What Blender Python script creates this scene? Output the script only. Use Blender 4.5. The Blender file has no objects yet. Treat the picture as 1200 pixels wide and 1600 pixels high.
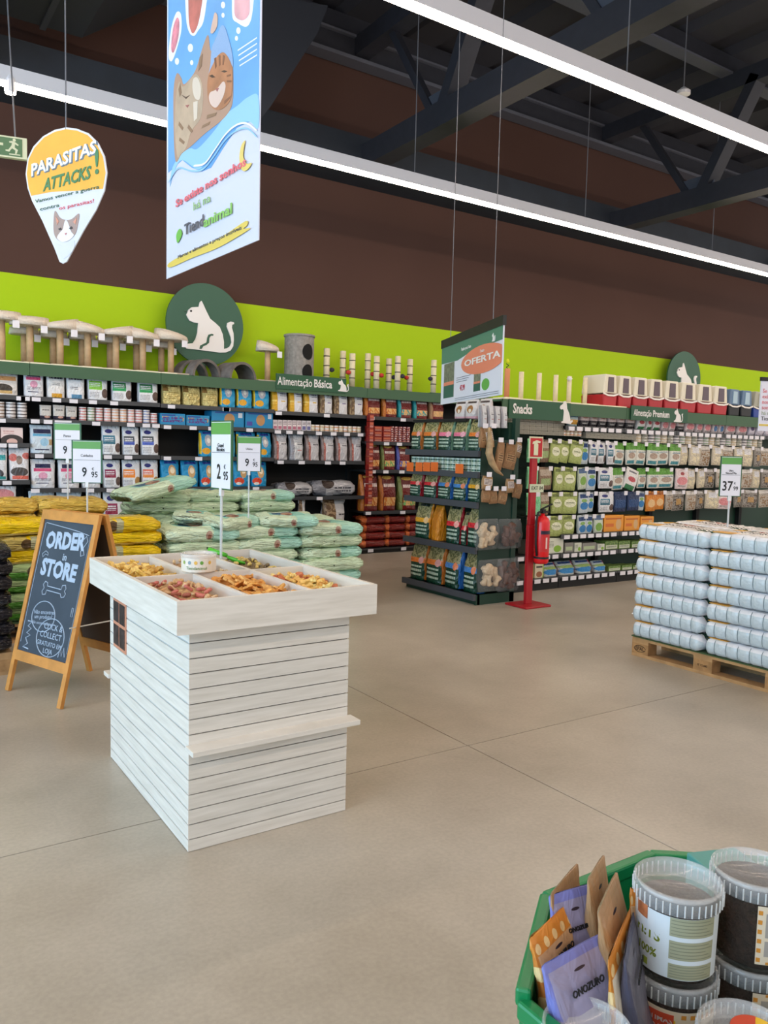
import bpy, math, random
from mathutils import Vector, Matrix
random.seed(7)
C = bpy.context.scene.collection
SC = bpy.context.scene
# ------------------------------------------------------------------ camera, light, exposure
EYE = 1.5
FPX = 1245.6
ROT = Matrix(((0.83204204, 0.023137, -0.55422985), (-0.55417852, 0.07850308, -0.82868778), (0.0243354, 0.99664535, 0.07813989)))
cd = bpy.data.cameras.new('camera'); cam = bpy.data.objects.new('camera', cd); C.objects.link(cam)
cd.sensor_fit = 'VERTICAL'; cd.sensor_height = 36; cd.lens = FPX / 1600 * 36; cd.clip_start = 0.05
cam.matrix_world = Matrix.Translation((0, 0, EYE)) @ ROT.to_4x4()
SC.camera = cam
SC.view_settings.view_transform = 'Standard'; SC.view_settings.look = 'None'
SC.view_settings.gamma = 1; SC.view_settings.use_curve_mapping = False
SC.view_settings.exposure = 1.02
w = bpy.data.worlds.new('world'); SC.world = w; w.use_nodes = True
w.node_tree.nodes['Background'].inputs[0].default_value = (0.98, 0.95, 0.93, 1)
w.node_tree.nodes['Background'].inputs[1].default_value = 0.50
def area(name, loc, target, sx, sy, power, col):
    d = bpy.data.lights.new(name, 'AREA'); d.shape = 'RECTANGLE'; d.size = sx; d.size_y = sy; d.energy = power; d.color = col
    o = bpy.data.objects.new(name, d); C.objects.link(o); o.location = loc
    o.rotation_euler = (Vector(target) - Vector(loc)).to_track_quat('-Z', 'Y').to_euler(); return o
area('daylight_shopfront', (-6, 2.5, 2.2), (3, 4.0, 0.9), 9, 3.6, 300, (0.40, 0.72, 1.0))
LAMP = 17.0       # strength of the LED diffusers

# ------------------------------------------------------------------ photo points -> places on real planes
def ray(px, py):
    return ROT @ Vector(((px - 600) / FPX, -(py - 800) / FPX, -1))
def onz(px, py, z): d = ray(px, py); t = (z - EYE) / d.z; return Vector((0, 0, EYE)) + d * t
def ony(px, py, y): d = ray(px, py); t = y / d.y; return Vector((0, 0, EYE)) + d * t
def onx(px, py, x): d = ray(px, py); t = x / d.x; return Vector((0, 0, EYE)) + d * t
def ondepth(px, py, d): return Vector((0, 0, EYE)) + ray(px, py) * d
def onplane(px, py, p0, n):
    d = ray(px, py); o = Vector((0, 0, EYE)); t = (p0 - o).dot(n) / d.dot(n); return o + d * t

# ------------------------------------------------------------------ colours and materials
def lin(c):
    if isinstance(c, str): c = [int(c[i:i + 2], 16) / 255 for i in (0, 2, 4)]
    return tuple(x / 12.92 if x <= 0.04045 else ((x + 0.055) / 1.055) ** 2.4 for x in c) + (1,)
def nt(name):
    m = bpy.data.materials.new(name); m.use_nodes = True
    t = m.node_tree; return m, t, t.nodes['Principled BSDF']
MATS = {}
def mat(name, col, rough=0.5, metal=0.0, noise=0.0, nscale=8, bump=0.0, bscale=40, emit=0.0, alpha=1.0, spec=0.5, coat=0.0):
    if name in MATS: return MATS[name]
    m, t, b = nt(name)
    L = t.links; N = t.nodes
    b.inputs['Roughness'].default_value = rough; b.inputs['Metallic'].default_value = metal
    b.inputs['Specular IOR Level'].default_value = spec; b.inputs['Coat Weight'].default_value = coat
    c = lin(col); b.inputs['Base Color'].default_value = c
    tc = N.new('ShaderNodeTexCoord')
    if noise:
        n = N.new('ShaderNodeTexNoise'); n.inputs['Scale'].default_value = nscale; n.inputs['Detail'].default_value = 5
        L.new(tc.outputs['Object'], n.inputs['Vector'])
        r = N.new('ShaderNodeValToRGB'); r.color_ramp.elements[0].position = .3; r.color_ramp.elements[1].position = .7
        r.color_ramp.elements[0].color = tuple(x * (1 - noise) for x in c[:3]) + (1,)
        r.color_ramp.elements[1].color = tuple(min(1, x * (1 + noise)) for x in c[:3]) + (1,)
        L.new(n.outputs[0], r.inputs[0]); L.new(r.outputs[0], b.inputs['Base Color'])
    if bump:
        n = N.new('ShaderNodeTexNoise'); n.inputs['Scale'].default_value = bscale; n.inputs['Detail'].default_value = 3
        L.new(tc.outputs['Object'], n.inputs['Vector'])
        bp = N.new('ShaderNodeBump'); bp.inputs['Strength'].default_value = bump; bp.inputs['Distance'].default_value = .02
        L.new(n.outputs[0], bp.inputs['Height']); L.new(bp.outputs[0], b.inputs['Normal'])
    if emit:
        b.inputs['Emission Color'].default_value = c; b.inputs['Emission Strength'].default_value = emit
    if alpha < 1: b.inputs['Alpha'].default_value = alpha
    MATS[name] = m; return m

def pat(name, base, layers=(), rough=0.35, bump=0.5, metal=0.0, alpha=1.0, bscale=5.0, front=True, mottle=0.0):
    """a printed pack: flat print laid out in the pack's own 0..1 box (x across, z up)"""
    if name in MATS: return MATS[name]
    m, t, b = nt(name); L = t.links; N = t.nodes
    b.inputs['Roughness'].default_value = rough; b.inputs['Metallic'].default_value = metal; b.inputs['Alpha'].default_value = alpha
    tc = N.new('ShaderNodeTexCoord'); G = tc.outputs['Generated']
    sp = N.new('ShaderNodeSeparateXYZ'); L.new(G, sp.inputs[0])
    def math_(op, a, bb=None, cc=None):
        n = N.new('ShaderNodeMath'); n.operation = op
        for i, v in enumerate((a, bb, cc)):
            if v is None: continue
            if isinstance(v, (int, float)): n.inputs[i].default_value = v
            else: L.new(v, n.inputs[i])
        return n.outputs[0]
    rgb = N.new('ShaderNodeRGB'); rgb.outputs[0].default_value = lin(base); cur = rgb.outputs[0]
    if mottle:
        n = N.new('ShaderNodeTexNoise'); n.inputs['Scale'].default_value = 6; n.inputs['Detail'].default_value = 6
        L.new(tc.outputs['Object'], n.inputs['Vector'])
        r = N.new('ShaderNodeValToRGB'); r.color_ramp.elements[0].position = .38; r.color_ramp.elements[1].position = .62
        c = lin(base); r.color_ramp.elements[0].color = tuple(x * (1 - mottle) for x in c[:3]) + (1,)
        r.color_ramp.elements[1].color = tuple(min(1, x * (1 + mottle)) for x in c[:3]) + (1,)
        L.new(n.outputs[0], r.inputs[0]); cur = r.outputs[0]
    fr = math_('LESS_THAN', sp.outputs[1], 0.62) if front else None
    for l in layers:
        k, a0, a1, c0, c1, col = l[:6]; ax = l[6] if len(l) > 6 else 'xz'
        A = sp.outputs['xyz'.index(ax[0])]; B = sp.outputs['xyz'.index(ax[1])]
        if k == 'e':     # ellipse centre a0,c0 radii a1,c1
            dx = math_('DIVIDE', math_('SUBTRACT', A, a0), a1); dz = math_('DIVIDE', math_('SUBTRACT', B, c0), c1)
            msk = math_('LESS_THAN', math_('ADD', math_('MULTIPLY', dx, dx), math_('MULTIPLY', dz, dz)), 1.0)
        else:
            msk = math_('MULTIPLY', math_('COMPARE', A, (a0 + a1) / 2, (a1 - a0) / 2), math_('COMPARE', B, (c0 + c1) / 2, (c1 - c0) / 2))
            if k == 't':  # rows of small print
                n_ = l[7] if len(l) > 7 else 12
                row = math_('LESS_THAN', math_('FRACT', math_('MULTIPLY', B, n_)), 0.55)
                cb = N.new('ShaderNodeCombineXYZ'); L.new(math_('MULTIPLY', A, 34), cb.inputs[0]); L.new(math_('FLOOR', math_('MULTIPLY', B, n_)), cb.inputs[2])
                nz = N.new('ShaderNodeTexNoise'); nz.inputs['Scale'].default_value = 1.0; L.new(cb.outputs[0], nz.inputs['Vector'])
                msk = math_('MULTIPLY', msk, math_('MULTIPLY', row, math_('GREATER_THAN', nz.outputs[0], 0.44)))
            if k == 'n':  # blotchy picture
                nz = N.new('ShaderNodeTexNoise'); nz.inputs['Scale'].default_value = 9.0; L.new(G, nz.inputs['Vector'])
                msk = math_('MULTIPLY', msk, math_('GREATER_THAN', nz.outputs[0], 0.5))
        if ax == 'xy': msk = math_('MULTIPLY', msk, math_('GREATER_THAN', sp.outputs[2], 0.55))
        elif fr is not None: msk = math_('MULTIPLY', msk, fr)
        mx = N.new('ShaderNodeMix'); mx.data_type = 'RGBA'
        L.new(msk, mx.inputs[0]); L.new(cur, mx.inputs[6]); mx.inputs[7].default_value = lin(col); cur = mx.outputs[2]
    L.new(cur, b.inputs['Base Color'])
    if bump:
        n = N.new('ShaderNodeTexNoise'); n.inputs['Scale'].default_value = bscale; n.inputs['Detail'].default_value = 3; n.inputs['Distortion'].default_value = 1.0
        L.new(G, n.inputs['Vector'])
        bp = N.new('ShaderNodeBump'); bp.inputs['Strength'].default_value = bump; bp.inputs['Distance'].default_value = .06
        L.new(n.outputs[0], bp.inputs['Height']); L.new(bp.outputs[0], b.inputs['Normal'])
    MATS[name] = m; return m

# ------------------------------------------------------------------ mesh builder
class MB:
    def __init__(s): s.v = []; s.f = []; s.mi = []
    def add(s, vs, fs, m=0):
        o = len(s.v); s.v += [tuple(x) for x in vs]; s.f += [tuple(i + o for i in f) for f in fs]; s.mi += [m] * len(fs); return s
    def box(s, x0, x1, y0, y1, z0, z1, m=0, M=None):
        vs = [Vector((x, y, z)) for x in (x0, x1) for y in (y0, y1) for z in (z0, z1)]
        if M: vs = [M @ v for v in vs]
        return s.add(vs, [(0, 1, 3, 2), (4, 6, 7, 5), (0, 4, 5, 1), (2, 3, 7, 6), (0, 2, 6, 4), (1, 5, 7, 3)], m)
    def beam(s, p, q, wd, hg, m=0, up=(0, 0, 1)):
        p = Vector(p); q = Vector(q); d = (q - p).normalized(); u = Vector(up)
        if abs(d.dot(u)) > .98: u = Vector((1, 0, 0))
        a = d.cross(u).normalized(); b = a.cross(d).normalized()
        vs = []
        for c in (p, q):
            for i, j in ((-1, -1), (1, -1), (1, 1), (-1, 1)): vs.append(c + a * i * wd / 2 + b * j * hg / 2)
        return s.add(vs, [(0, 1, 2, 3), (7, 6, 5, 4), (0, 4, 5, 1), (1, 5, 6, 2), (2, 6, 7, 3), (3, 7, 4, 0)], m)
    def tube(s, pts, r, n=8, m=0, cap=True):
        pts = [Vector(p) for p in pts]; rs = r if isinstance(r, (list, tuple)) else [r] * len(pts)
        o = []; pa = None
        for i, p in enumerate(pts):
            d = (pts[min(i + 1, len(pts) - 1)] - pts[max(i - 1, 0)]).normalized()
            u = Vector((0, 0, 1)) if abs(d.z) < .9 else Vector((1, 0, 0))
            a = d.cross(u).normalized(); b = a.cross(d)
            if pa is not None:
                a = (pa - d * pa.dot(d)).normalized(); b = a.cross(d)
            pa = a
            o += [p + (a * math.cos(k * 2 * math.pi / n) + b * math.sin(k * 2 * math.pi / n)) * rs[i] for k in range(n)]
        fs = [(i * n + k, i * n + (k + 1) % n, (i + 1) * n + (k + 1) % n, (i + 1) * n + k) for i in range(len(pts) - 1) for k in range(n)]
        if cap: fs += [tuple(range(n))[::-1], tuple(range((len(pts) - 1) * n, len(pts) * n))]
        return s.add(o, fs, m)
    def lathe(s, prof, n=24, c=(0, 0, 0), m=0, a0=0, a1=2 * math.pi):
        full = abs(a1 - a0 - 2 * math.pi) < 1e-6; K = n if full else n + 1
        o = [(c[0] + r * math.cos(a0 + (a1 - a0) * k / n), c[1] + r * math.sin(a0 + (a1 - a0) * k / n), c[2] + z) for r, z in prof for k in range(K)]
        fs = []
        for i in range(len(prof) - 1):
            for k in range(n): fs.append((i * K + k, i * K + (k + 1) % K, (i + 1) * K + (k + 1) % K, (i + 1) * K + k))
        return s.add(o, fs, m)
    def prism(s, poly, y0, y1, m=0, M=None):   # polygon in XZ, pushed along y
        n = len(poly); vs = [Vector((x, y0, z)) for x, z in poly] + [Vector((x, y1, z)) for x, z in poly]
        if M: vs = [M @ v for v in vs]
        fs = [tuple(range(n)), tuple(range(2 * n - 1, n - 1, -1))] + [(i, i + n, (i + 1) % n + n, (i + 1) % n) for i in range(n)]
        return s.add(vs, fs, m)
    def mesh(s, name, mats, smooth=False, fix=True):
        me = bpy.data.meshes.new(name); me.from_pydata(s.v, [], s.f)
        for m in (mats if isinstance(mats, (list, tuple)) else [mats]): me.materials.append(m)
        for p, i in zip(me.polygons, s.mi): p.material_index = i; p.use_smooth = smooth
        me.update()
        if fix:
            import bmesh
            b = bmesh.new(); b.from_mesh(me); bmesh.ops.recalc_face_normals(b, faces=b.faces); b.to_mesh(me); b.free()
        return me
    def build(s, name, mats, parent=None, smooth=False, bevel=0, fix=True):
        o = bpy.data.objects.new(name, s.mesh(name, mats, smooth, fix)); C.objects.link(o)
        if parent: o.parent = parent
        if bevel:
            md = o.modifiers.new('bevel', 'BEVEL'); md.width = bevel; md.segments = 2; md.limit_method = 'ANGLE'
        if smooth:
            try: o.data.shade_auto_smooth
            except Exception: pass
        return o
LABELS = set()
def tag(o, label, cat, group=None):
    o['label'] = label; o['category'] = cat
    n = len(label.split())
    if n < 4 or n > 16: print('LABEL LENGTH', n, label)
    if label in LABELS and not group: print('LABEL TWICE', label)
    LABELS.add(label)
    if group: o['group'] = group
    return o
def thing(name, label, cat, loc=(0, 0, 0), rz=0, group=None, M=None):
    o = bpy.data.objects.new(name, None); C.objects.link(o); o.empty_display_size = .1
    if M is not None: o.matrix_world = M
    else: o.location = loc; o.rotation_euler = (0, 0, rz)
    return tag(o, label, cat, group)
def struct(o): o['kind'] = 'structure'; return o
TXT = {}
def text_part(name, s, size, material, parent, x=0, z=0, y=0, M=None, align='CENTER', ext=.0008, shear=0, sx=1, bold=0.0, rot=0):
    """raised lettering in the parent's XZ plane, facing -Y"""
    cu = bpy.data.curves.new(name, 'FONT'); cu.body = s; cu.size = size; cu.extrude = ext; cu.align_x = align; cu.align_y = 'CENTER'; cu.shear = shear; cu.offset = bold; cu.resolution_u = 2
    tmp = bpy.data.objects.new(name, cu)
    me = bpy.data.meshes.new_from_object(tmp); bpy.data.objects.remove(tmp)
    T = Matrix.Translation((x, y, z)) @ Matrix.Rotation(rot, 4, 'Y') @ Matrix.Rotation(math.pi / 2, 4, 'X') @ Matrix.Diagonal((sx, 1, 1, 1))
    if M is not None: T = M @ T
    me.transform(T); me.materials.clear(); me.materials.append(material)
    o = bpy.data.objects.new(name, me); C.objects.link(o)
    if parent: o.parent = parent
    return o
def circle(cx, cz, rx, rz=None, n=28, a0=0, a1=2 * math.pi):
    rz = rz or rx
    return [(cx + rx * math.cos(a0 + (a1 - a0) * k / n), cz + rz * math.sin(a0 + (a1 - a0) * k / n)) for k in range(n)]
def smooth(pts, k=5):
    """closed outline rounded through its points"""
    n = len(pts); out = []
    for i in range(n):
        p0, p1, p2, p3 = (pts[(i + j) % n] for j in (-1, 0, 1, 2))
        for q in range(k):
            t = q / k
            out.append(tuple(.5 * (2 * b + (c - a) * t + (2 * a - 5 * b + 4 * c - d) * t * t + (3 * b - a - 3 * c + d) * t ** 3) for a, b, c, d in zip(p0, p1, p2, p3)))
    return out
ORD = 'first second third fourth fifth sixth seventh eighth ninth tenth eleventh twelfth thirteenth fourteenth fifteenth sixteenth seventeenth eighteenth nineteenth twentieth'.split()
def ordn(i): return ORD[i] if i < 20 else 'number %d' % (i + 1)

# ------------------------------------------------------------------ unit pack shapes (1 x 1 x 1, front faces -Y, base at z = 0)
def spow(c, e): return math.copysign(abs(c) ** e, c)
def pouch_mesh(name, m, seed=1, flat=False, gusset=.5, crinkle=.02, top=.10, waist=1.0):
    r = random.Random(seed); mb = MB(); K = 20; rows = [0, .015, .07, .2, .35, .5, .65, .78, .88, .94, 1.0]
    vs = []
    for t in rows:
        if flat: dep = .10 + .9 * math.sin(math.pi * min(1, max(0, t * 1.06))) ** .6 if t < .9 else .12
        else: dep = (1.0 if t < gusset else 1.0 - (1 - top) * ((t - gusset) / (1 - gusset)) ** 1.1)
        wd = 1.0 if t > .9 else (.93 + .05 * t) * (waist if .1 < t < .8 else 1)
        if t == 0: wd *= .96; dep *= .94
        for k in range(K):
            a = 2 * math.pi * (k + .5) / K
            x = spow(math.cos(a), .35) * wd / 2; y = spow(math.sin(a), .55) * dep / 2
            q = crinkle if 0 < t else 0
            vs.append((x + r.uniform(-q, q) * .5, y + r.uniform(-q, q) * (2 if dep > .3 else .4), t + (r.uniform(-q, q) * .4 if t > .9 else 0)))
    n = len(rows); fs = [(i * K + k, i * K + (k + 1) % K, (i + 1) * K + (k + 1) % K, (i + 1) * K + k) for i in range(n - 1) for k in range(K)]
    fs += [tuple(range(K))[::-1], tuple(range((n - 1) * K, n * K))]
    mb.add(vs, fs); return mb.mesh(name, m, True)
def pillow_mesh(name, m, seed=1, crinkle=.04, sag=.0, square=.6):
    r = random.Random(seed); mb = MB(); K = 20
    rows = [-.5, -.485, -.46, -.42, -.34, -.22, -.08, .08, .22, .34, .42, .46, .485, .5]; vs = []
    bx = r.uniform(-.05, .05)
    for t in rows:
        u = abs(t) * 2; h = max(square, (1 - u ** 14) ** .5 if u < 1 else 0)
        wy = .93 + .07 * (1 - u ** 4)
        for k in range(K):
            a = 2 * math.pi * (k + .5) / K
            y = spow(math.cos(a), .45) * wy / 2; z = spow(math.sin(a), .5) * h / 2
            q = crinkle * (1 if u < .97 else .5)
            vs.append((t + r.uniform(-q, q) * .25, y + r.uniform(-q, q) * .8, .5 + z + r.uniform(-q, q) * 2.4 + bx * .3 * math.sin(t * 7)))
    n = len(rows); fs = [(i * K + k, i * K + (k + 1) % K, (i + 1) * K + (k + 1) % K, (i + 1) * K + k) for i in range(n - 1) for k in range(K)]
    fs += [tuple(range(K))[::-1], tuple(range((n - 1) * K, n * K))]
    mb.add(vs, fs); return mb.mesh(name, m, True)
def box_mesh(name, m, e=.03):
    mb = MB(); vs = []
    for z, i in ((0, e), (e, 0), (1 - e, 0), (1, e)):
        q = .5 - i
        for x, y in ((-q, -.5 + i * .5), (q, -.5 + i * .5), (.5 - i * .5, -q), (.5 - i * .5, q), (q, .5 - i * .5), (-q, .5 - i * .5), (-.5 + i * .5, q), (-.5 + i * .5, -q)): vs.append((x, y, z))
    fs = [(i * 8 + k, i * 8 + (k + 1) % 8, (i + 1) * 8 + (k + 1) % 8, (i + 1) * 8 + k) for i in range(3) for k in range(8)] + [tuple(range(8))[::-1], tuple(range(24, 32))]
    mb.add(vs, fs); return mb.mesh(name, m)
def can_mesh(name, m):
    mb = MB(); mb.lathe([(0, .0), (.47, 0), (.5, .03), (.5, .07), (.475, .10), (.475, .90), (.5, .93), (.5, .98), (.46, 1.0), (.44, .96), (0, .96)], 14, m=0)
    return mb.mesh(name, m, False)
KIND = {}
def kind(key, shape, m, **k):
    f = {'pouch': pouch_mesh, 'pillow': pillow_mesh, 'box': box_mesh, 'can': can_mesh}[shape]
    nm = {'pouch': 'bag', 'pillow': 'sack', 'box': 'carton', 'can': 'tin'}[shape]
    vs = [f(nm, m, seed=s, **k) for s in (1, 2, 3)] if shape in ('pouch', 'pillow') else [f(nm, m)]
    KIND[key] = (vs, nm)
def put(key, loc, dims, rz=0, rx=0, ry=0, label=None, cat='bag', group=None, name=None, mirror=False):
    vs, nm = KIND[key]; me = random.choice(vs)
    o = bpy.data.objects.new(name or nm, me); C.objects.link(o)
    o.location = loc; o.rotation_euler = (rx, ry, rz); o.scale = (dims[0] * (-1 if mirror else 1), dims[1], dims[2])
    if label: tag(o, label, cat, group)
    return o

# ================================================================== THE SETTING
WY = 10.2      # inner face of the far wall
# polished concrete floor with saw-cut joints
def floor_mat():
    m, t, b = nt('polished_concrete'); L = t.links; N = t.nodes
    tc = N.new('ShaderNodeTexCoord'); O = tc.outputs['Object']
    n1 = N.new('ShaderNodeTexNoise'); n1.inputs['Scale'].default_value = 0.9; n1.inputs['Detail'].default_value = 8; n1.inputs['Roughness'].default_value = .62; L.new(O, n1.inputs['Vector'])
    r = N.new('ShaderNodeValToRGB'); e = r.color_ramp.elements; e[0].position = .3; e[1].position = .72
    e[0].color = lin('9c9283'); e[1].color = lin('c2b8aa'); L.new(n1.outputs[0], r.inputs[0])
    n2 = N.new('ShaderNodeTexNoise'); n2.inputs['Scale'].default_value = 60; n2.inputs['Detail'].default_value = 4; L.new(O, n2.inputs['Vector'])
    r2 = N.new('ShaderNodeValToRGB'); e = r2.color_ramp.elements; e[0].position = .35; e[1].position = .65; e[0].color = (.90, .90, .90, 1); e[1].color = (1, 1, 1, 1); L.new(n2.outputs[0], r2.inputs[0])
    mx = N.new('ShaderNodeMix'); mx.data_type = 'RGBA'; mx.blend_type = 'MULTIPLY'; mx.inputs[0].default_value = 1; L.new(r.outputs[0], mx.inputs[6]); L.new(r2.outputs[0], mx.inputs[7])
    # a few darker stains
    v = N.new('ShaderNodeTexNoise'); v.inputs['Scale'].default_value = 2.3; v.inputs['Detail'].default_value = 6; v.inputs['Distortion'].default_value = 1.5; L.new(O, v.inputs['Vector'])
    rv = N.new('ShaderNodeValToRGB'); e = rv.color_ramp.elements; e[0].position = .68; e[1].position = .80; e[0].color = (1, 1, 1, 1); e[1].color = (.82, .80, .77, 1); L.new(v.outputs[0], rv.inputs[0])
    m2 = N.new('ShaderNodeMix'); m2.data_type = 'RGBA'; m2.blend_type = 'MULTIPLY'; m2.inputs[0].default_value = 1; L.new(mx.outputs[2], m2.inputs[6]); L.new(rv.outputs[0], m2.inputs[7])
    L.new(m2.outputs[2], b.inputs['Base Color'])
    rr = N.new('ShaderNodeMapRange'); rr.inputs[3].default_value = .26; rr.inputs[4].default_value = .46; L.new(n1.outputs[0], rr.inputs[0]); L.new(rr.outputs[0], b.inputs['Roughness'])
    b.inputs['Specular IOR Level'].default_value = .45
    return m
mb = MB(); XJ = [-2.6, 2.59, 7.7, 12.9]; YJ = [-3, 3.05, 8.3]
xs = [-7.2] + XJ + [19]; ys = [-5] + YJ + [WY + .1]; g = .003
for i in range(len(xs) - 1):
    for j in range(len(ys) - 1):
        mb.box(xs[i] + (g if i else 0), xs[i + 1] - g, ys[j] + (g if j else 0), ys[j + 1] - g, -.12, 0)
mb.box(-7.2, 19, -5, WY + .1, -.2, -.006, m=1)
struct(mb.build('floor', [floor_mat(), mat('joint', '57514a', .9)]))

def stripes_mat(name, col, rough, z0, z1, col2):
    m, t, b = nt(name); L = t.links; N = t.nodes; b.inputs['Roughness'].default_value = rough; b.inputs['Specular IOR Level'].default_value = .15
    tc = N.new('ShaderNodeTexCoord'); sp = N.new('ShaderNodeSeparateXYZ'); L.new(tc.outputs['Object'], sp.inputs[0])
    c = N.new('ShaderNodeMath'); c.operation = 'COMPARE'; c.inputs[1].default_value = (z0 + z1) / 2; c.inputs[2].default_value = (z1 - z0) / 2; L.new(sp.outputs[2], c.inputs[0])
    n = N.new('ShaderNodeTexNoise'); n.inputs['Scale'].default_value = .7; L.new(tc.outputs['Object'], n.inputs['Vector'])
    r = N.new('ShaderNodeValToRGB'); e = r.color_ramp.elements; a = lin(col); e[0].color = tuple(x * .9 for x in a[:3]) + (1,); e[1].color = tuple(x * 1.1 for x in a[:3]) + (1,); L.new(n.outputs[0], r.inputs[0])
    mx = N.new('ShaderNodeMix'); mx.data_type = 'RGBA'; L.new(c.outputs[0], mx.inputs[0]); L.new(r.outputs[0], mx.inputs[6]); mx.inputs[7].default_value = lin(col2); L.new(mx.outputs[2], b.inputs['Base Color'])
    return m
mb = MB(); mb.box(-7.2, 19, WY, WY + .2, 0, 7.6)
struct(mb.build('wall_back', stripes_mat('brown_wall_green_band', '503a34', .75, -1, 3.42, 'a6c81e')))
mb = MB(); mb.box(-7.2, 19, 9.72, WY, 5.30, 5.82)
struct(mb.build('trim_1', mat('ledge_paint', '222a36', .7, noise=.15, nscale=3)))
mb = MB()
for k in range(0, 26):   # folded roof sheet
    x = -7.2 + k * 1.05; mb.prism([(x, 7.6), (x + .35, 7.6), (x + .45, 7.5), (x + .95, 7.5), (x + 1.05, 7.6), (x + 1.05, 7.7), (x, 7.7)], -5, WY + .2)
struct(mb.build('ceiling', mat('roof_sheet', '32323a', .8)))
steel = mat('painted_steel', '2b2d37', .6, noise=.1)
for i, x in enumerate((1.0, 6.12, 11.22, 16.3)):
    t = thing('roof_truss', ['dark steel roof truss behind the blue banner', 'dark steel roof truss with V struts above the red bags', 'dark steel roof truss with V struts at upper right', 'dark steel roof truss farthest to the right'][i], 'roof truss', (x, 0, 0), 0, 'dark roof trusses')
    MB().box(-.14, .14, -5, 9.72, 5.40, 5.70).build('lower_chord', steel, t)
    MB().box(-.12, .12, -5, WY, 7.0, 7.25).build('upper_chord', steel, t)
    for y in (8.1, 5.4, 2.7, 0.0):
        MB().beam((0, y + .10, 5.6), (0, y + 1.15, 7.1), .10, .10).build('strut', steel, t)
        MB().beam((0, y - .10, 5.6), (0, y - .95, 7.1), .24, .16).build('strut', steel, t)
        MB().box(-.02, .02, y - .3, y + .3, 5.62, 5.9).build('gusset_plate', mat('steel_plate', '4c5260', .5), t)
pl = ['against the far wall', 'above the near light strip', 'high over the kiosk', 'nearest the camera']
for i, y in enumerate((10.05, 7.6, 5.1, 2.5)):
    o = MB().box(-7, 19, y - .06, y + .06, 7.26, 7.50).box(-7, 19, y - .1, y + .1, 7.23, 7.26, m=1).build('roof_purlin', [steel, mat('purlin_flange', '5c5f6b', .5)])
    tag(o, 'long dark roof purlin ' + pl[i], 'roof beam', 'roof purlins')
mb = MB().box(-7, 19, 10.0, 10.14, 6.95, 7.22).box(-7, 19, 9.92, 10.16, 6.9, 6.95, m=1)
tag(mb.build('eave_beam', [steel, mat('purlin_flange', '5c5f6b', .5)]), 'dark horizontal steel beam along top of the reddish brown wall', 'beam')
# ventilation duct high on the left
t = thing('air_duct', 'wide dark grey ventilation duct under the roof at upper left', 'duct', (0, 9.0, 0))
MB().prism([(-2.5, 5.9), (2.2, 5.9), (3.1, 6.55), (3.1, 7.2), (-2.5, 7.2)], -.45, .45).build('duct_body', mat('duct_paint', '2b2f39', .6), t)
for x in (-1.4, .2, 1.8):
    MB().box(x - .03, x + .03, -.47, .47, 5.87, 7.2).build('flange', mat('duct_rib', '3a3e49', .5), t)
q_ = [ony(*p, 9.1) for p in ((380, 214), (411, 176), (484, 62), (500, 20), (380, 0))]
MB().prism([(v.x, v.z) for v in q_], -.1, .35).build('drop_section', mat('duct_paint', '2b2f39', .6), t)
# LED strip lights
alu = mat('light_housing', 'e2e2ea', .45)
led = mat('led_diffuser', 'ffe9d2', .5, emit=LAMP)
wire = mat('hanging_wire', '6a6c74', .5)
for i, (y, z, x0) in enumerate(((7.9, 4.62, -7), (4.80, 4.62, -7), (1.7, 4.62, -7), (-1.4, 4.62, -7))):
    t = thing('light_strip', ['long white LED light strip hanging before the brown wall', 'long white LED light strip crossing the top right corner', 'white LED light strip overhead behind the banner', 'white LED light strip behind the camera'][i], 'light', (0, y, z), 0, 'ceiling light strips')
    MB().box(x0, 19, -.035, .035, .0, .13).build('housing', alu, t)
    MB().box(x0, 19, -.034, .034, -.03, 0).build('diffuser', led, t)
    for x in [x0 + 1 + 2.9 * k for k in range(9)]:
        MB().tube([(x, 0, .1), (x, 0, 2.6)], .006, 5).build('suspension_wire', wire, t)
sp_ = thing('spotlight', 'small round white lamp clipped under the light strip at far left', 'lamp', onplane(16, 133, Vector((0, 7.9, 4.6)), Vector((0, 1, 0))))
MB().lathe([(0, .10), (.03, .10), (.05, .04), (.05, -.05), (.045, -.07)], 16).build('lamp_housing', mat('lamp_white', 'e8e8ee', .4), sp_)
MB().lathe([(.045, -.068), (0, -.075)], 16).build('lamp_lens', led, sp_)
d_ = thing('smoke_detector', 'small white round detector hanging under the dark roof, upper right', 'detector', onplane(1068, 143, Vector((0, 7.0, 0)), Vector((0, 1, 0))))
MB().lathe([(0, .06), (.03, .05), (.09, 0), (.09, -.04), (0, -.06)], 16).build('detector_body', mat('lamp_white', 'e8e8ee', .4), d_)
MB().tube([(0, 0, .05), (0, 0, 7.5 - d_.location.z)], .008, 5).build('drop_wire', wire, d_)

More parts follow.
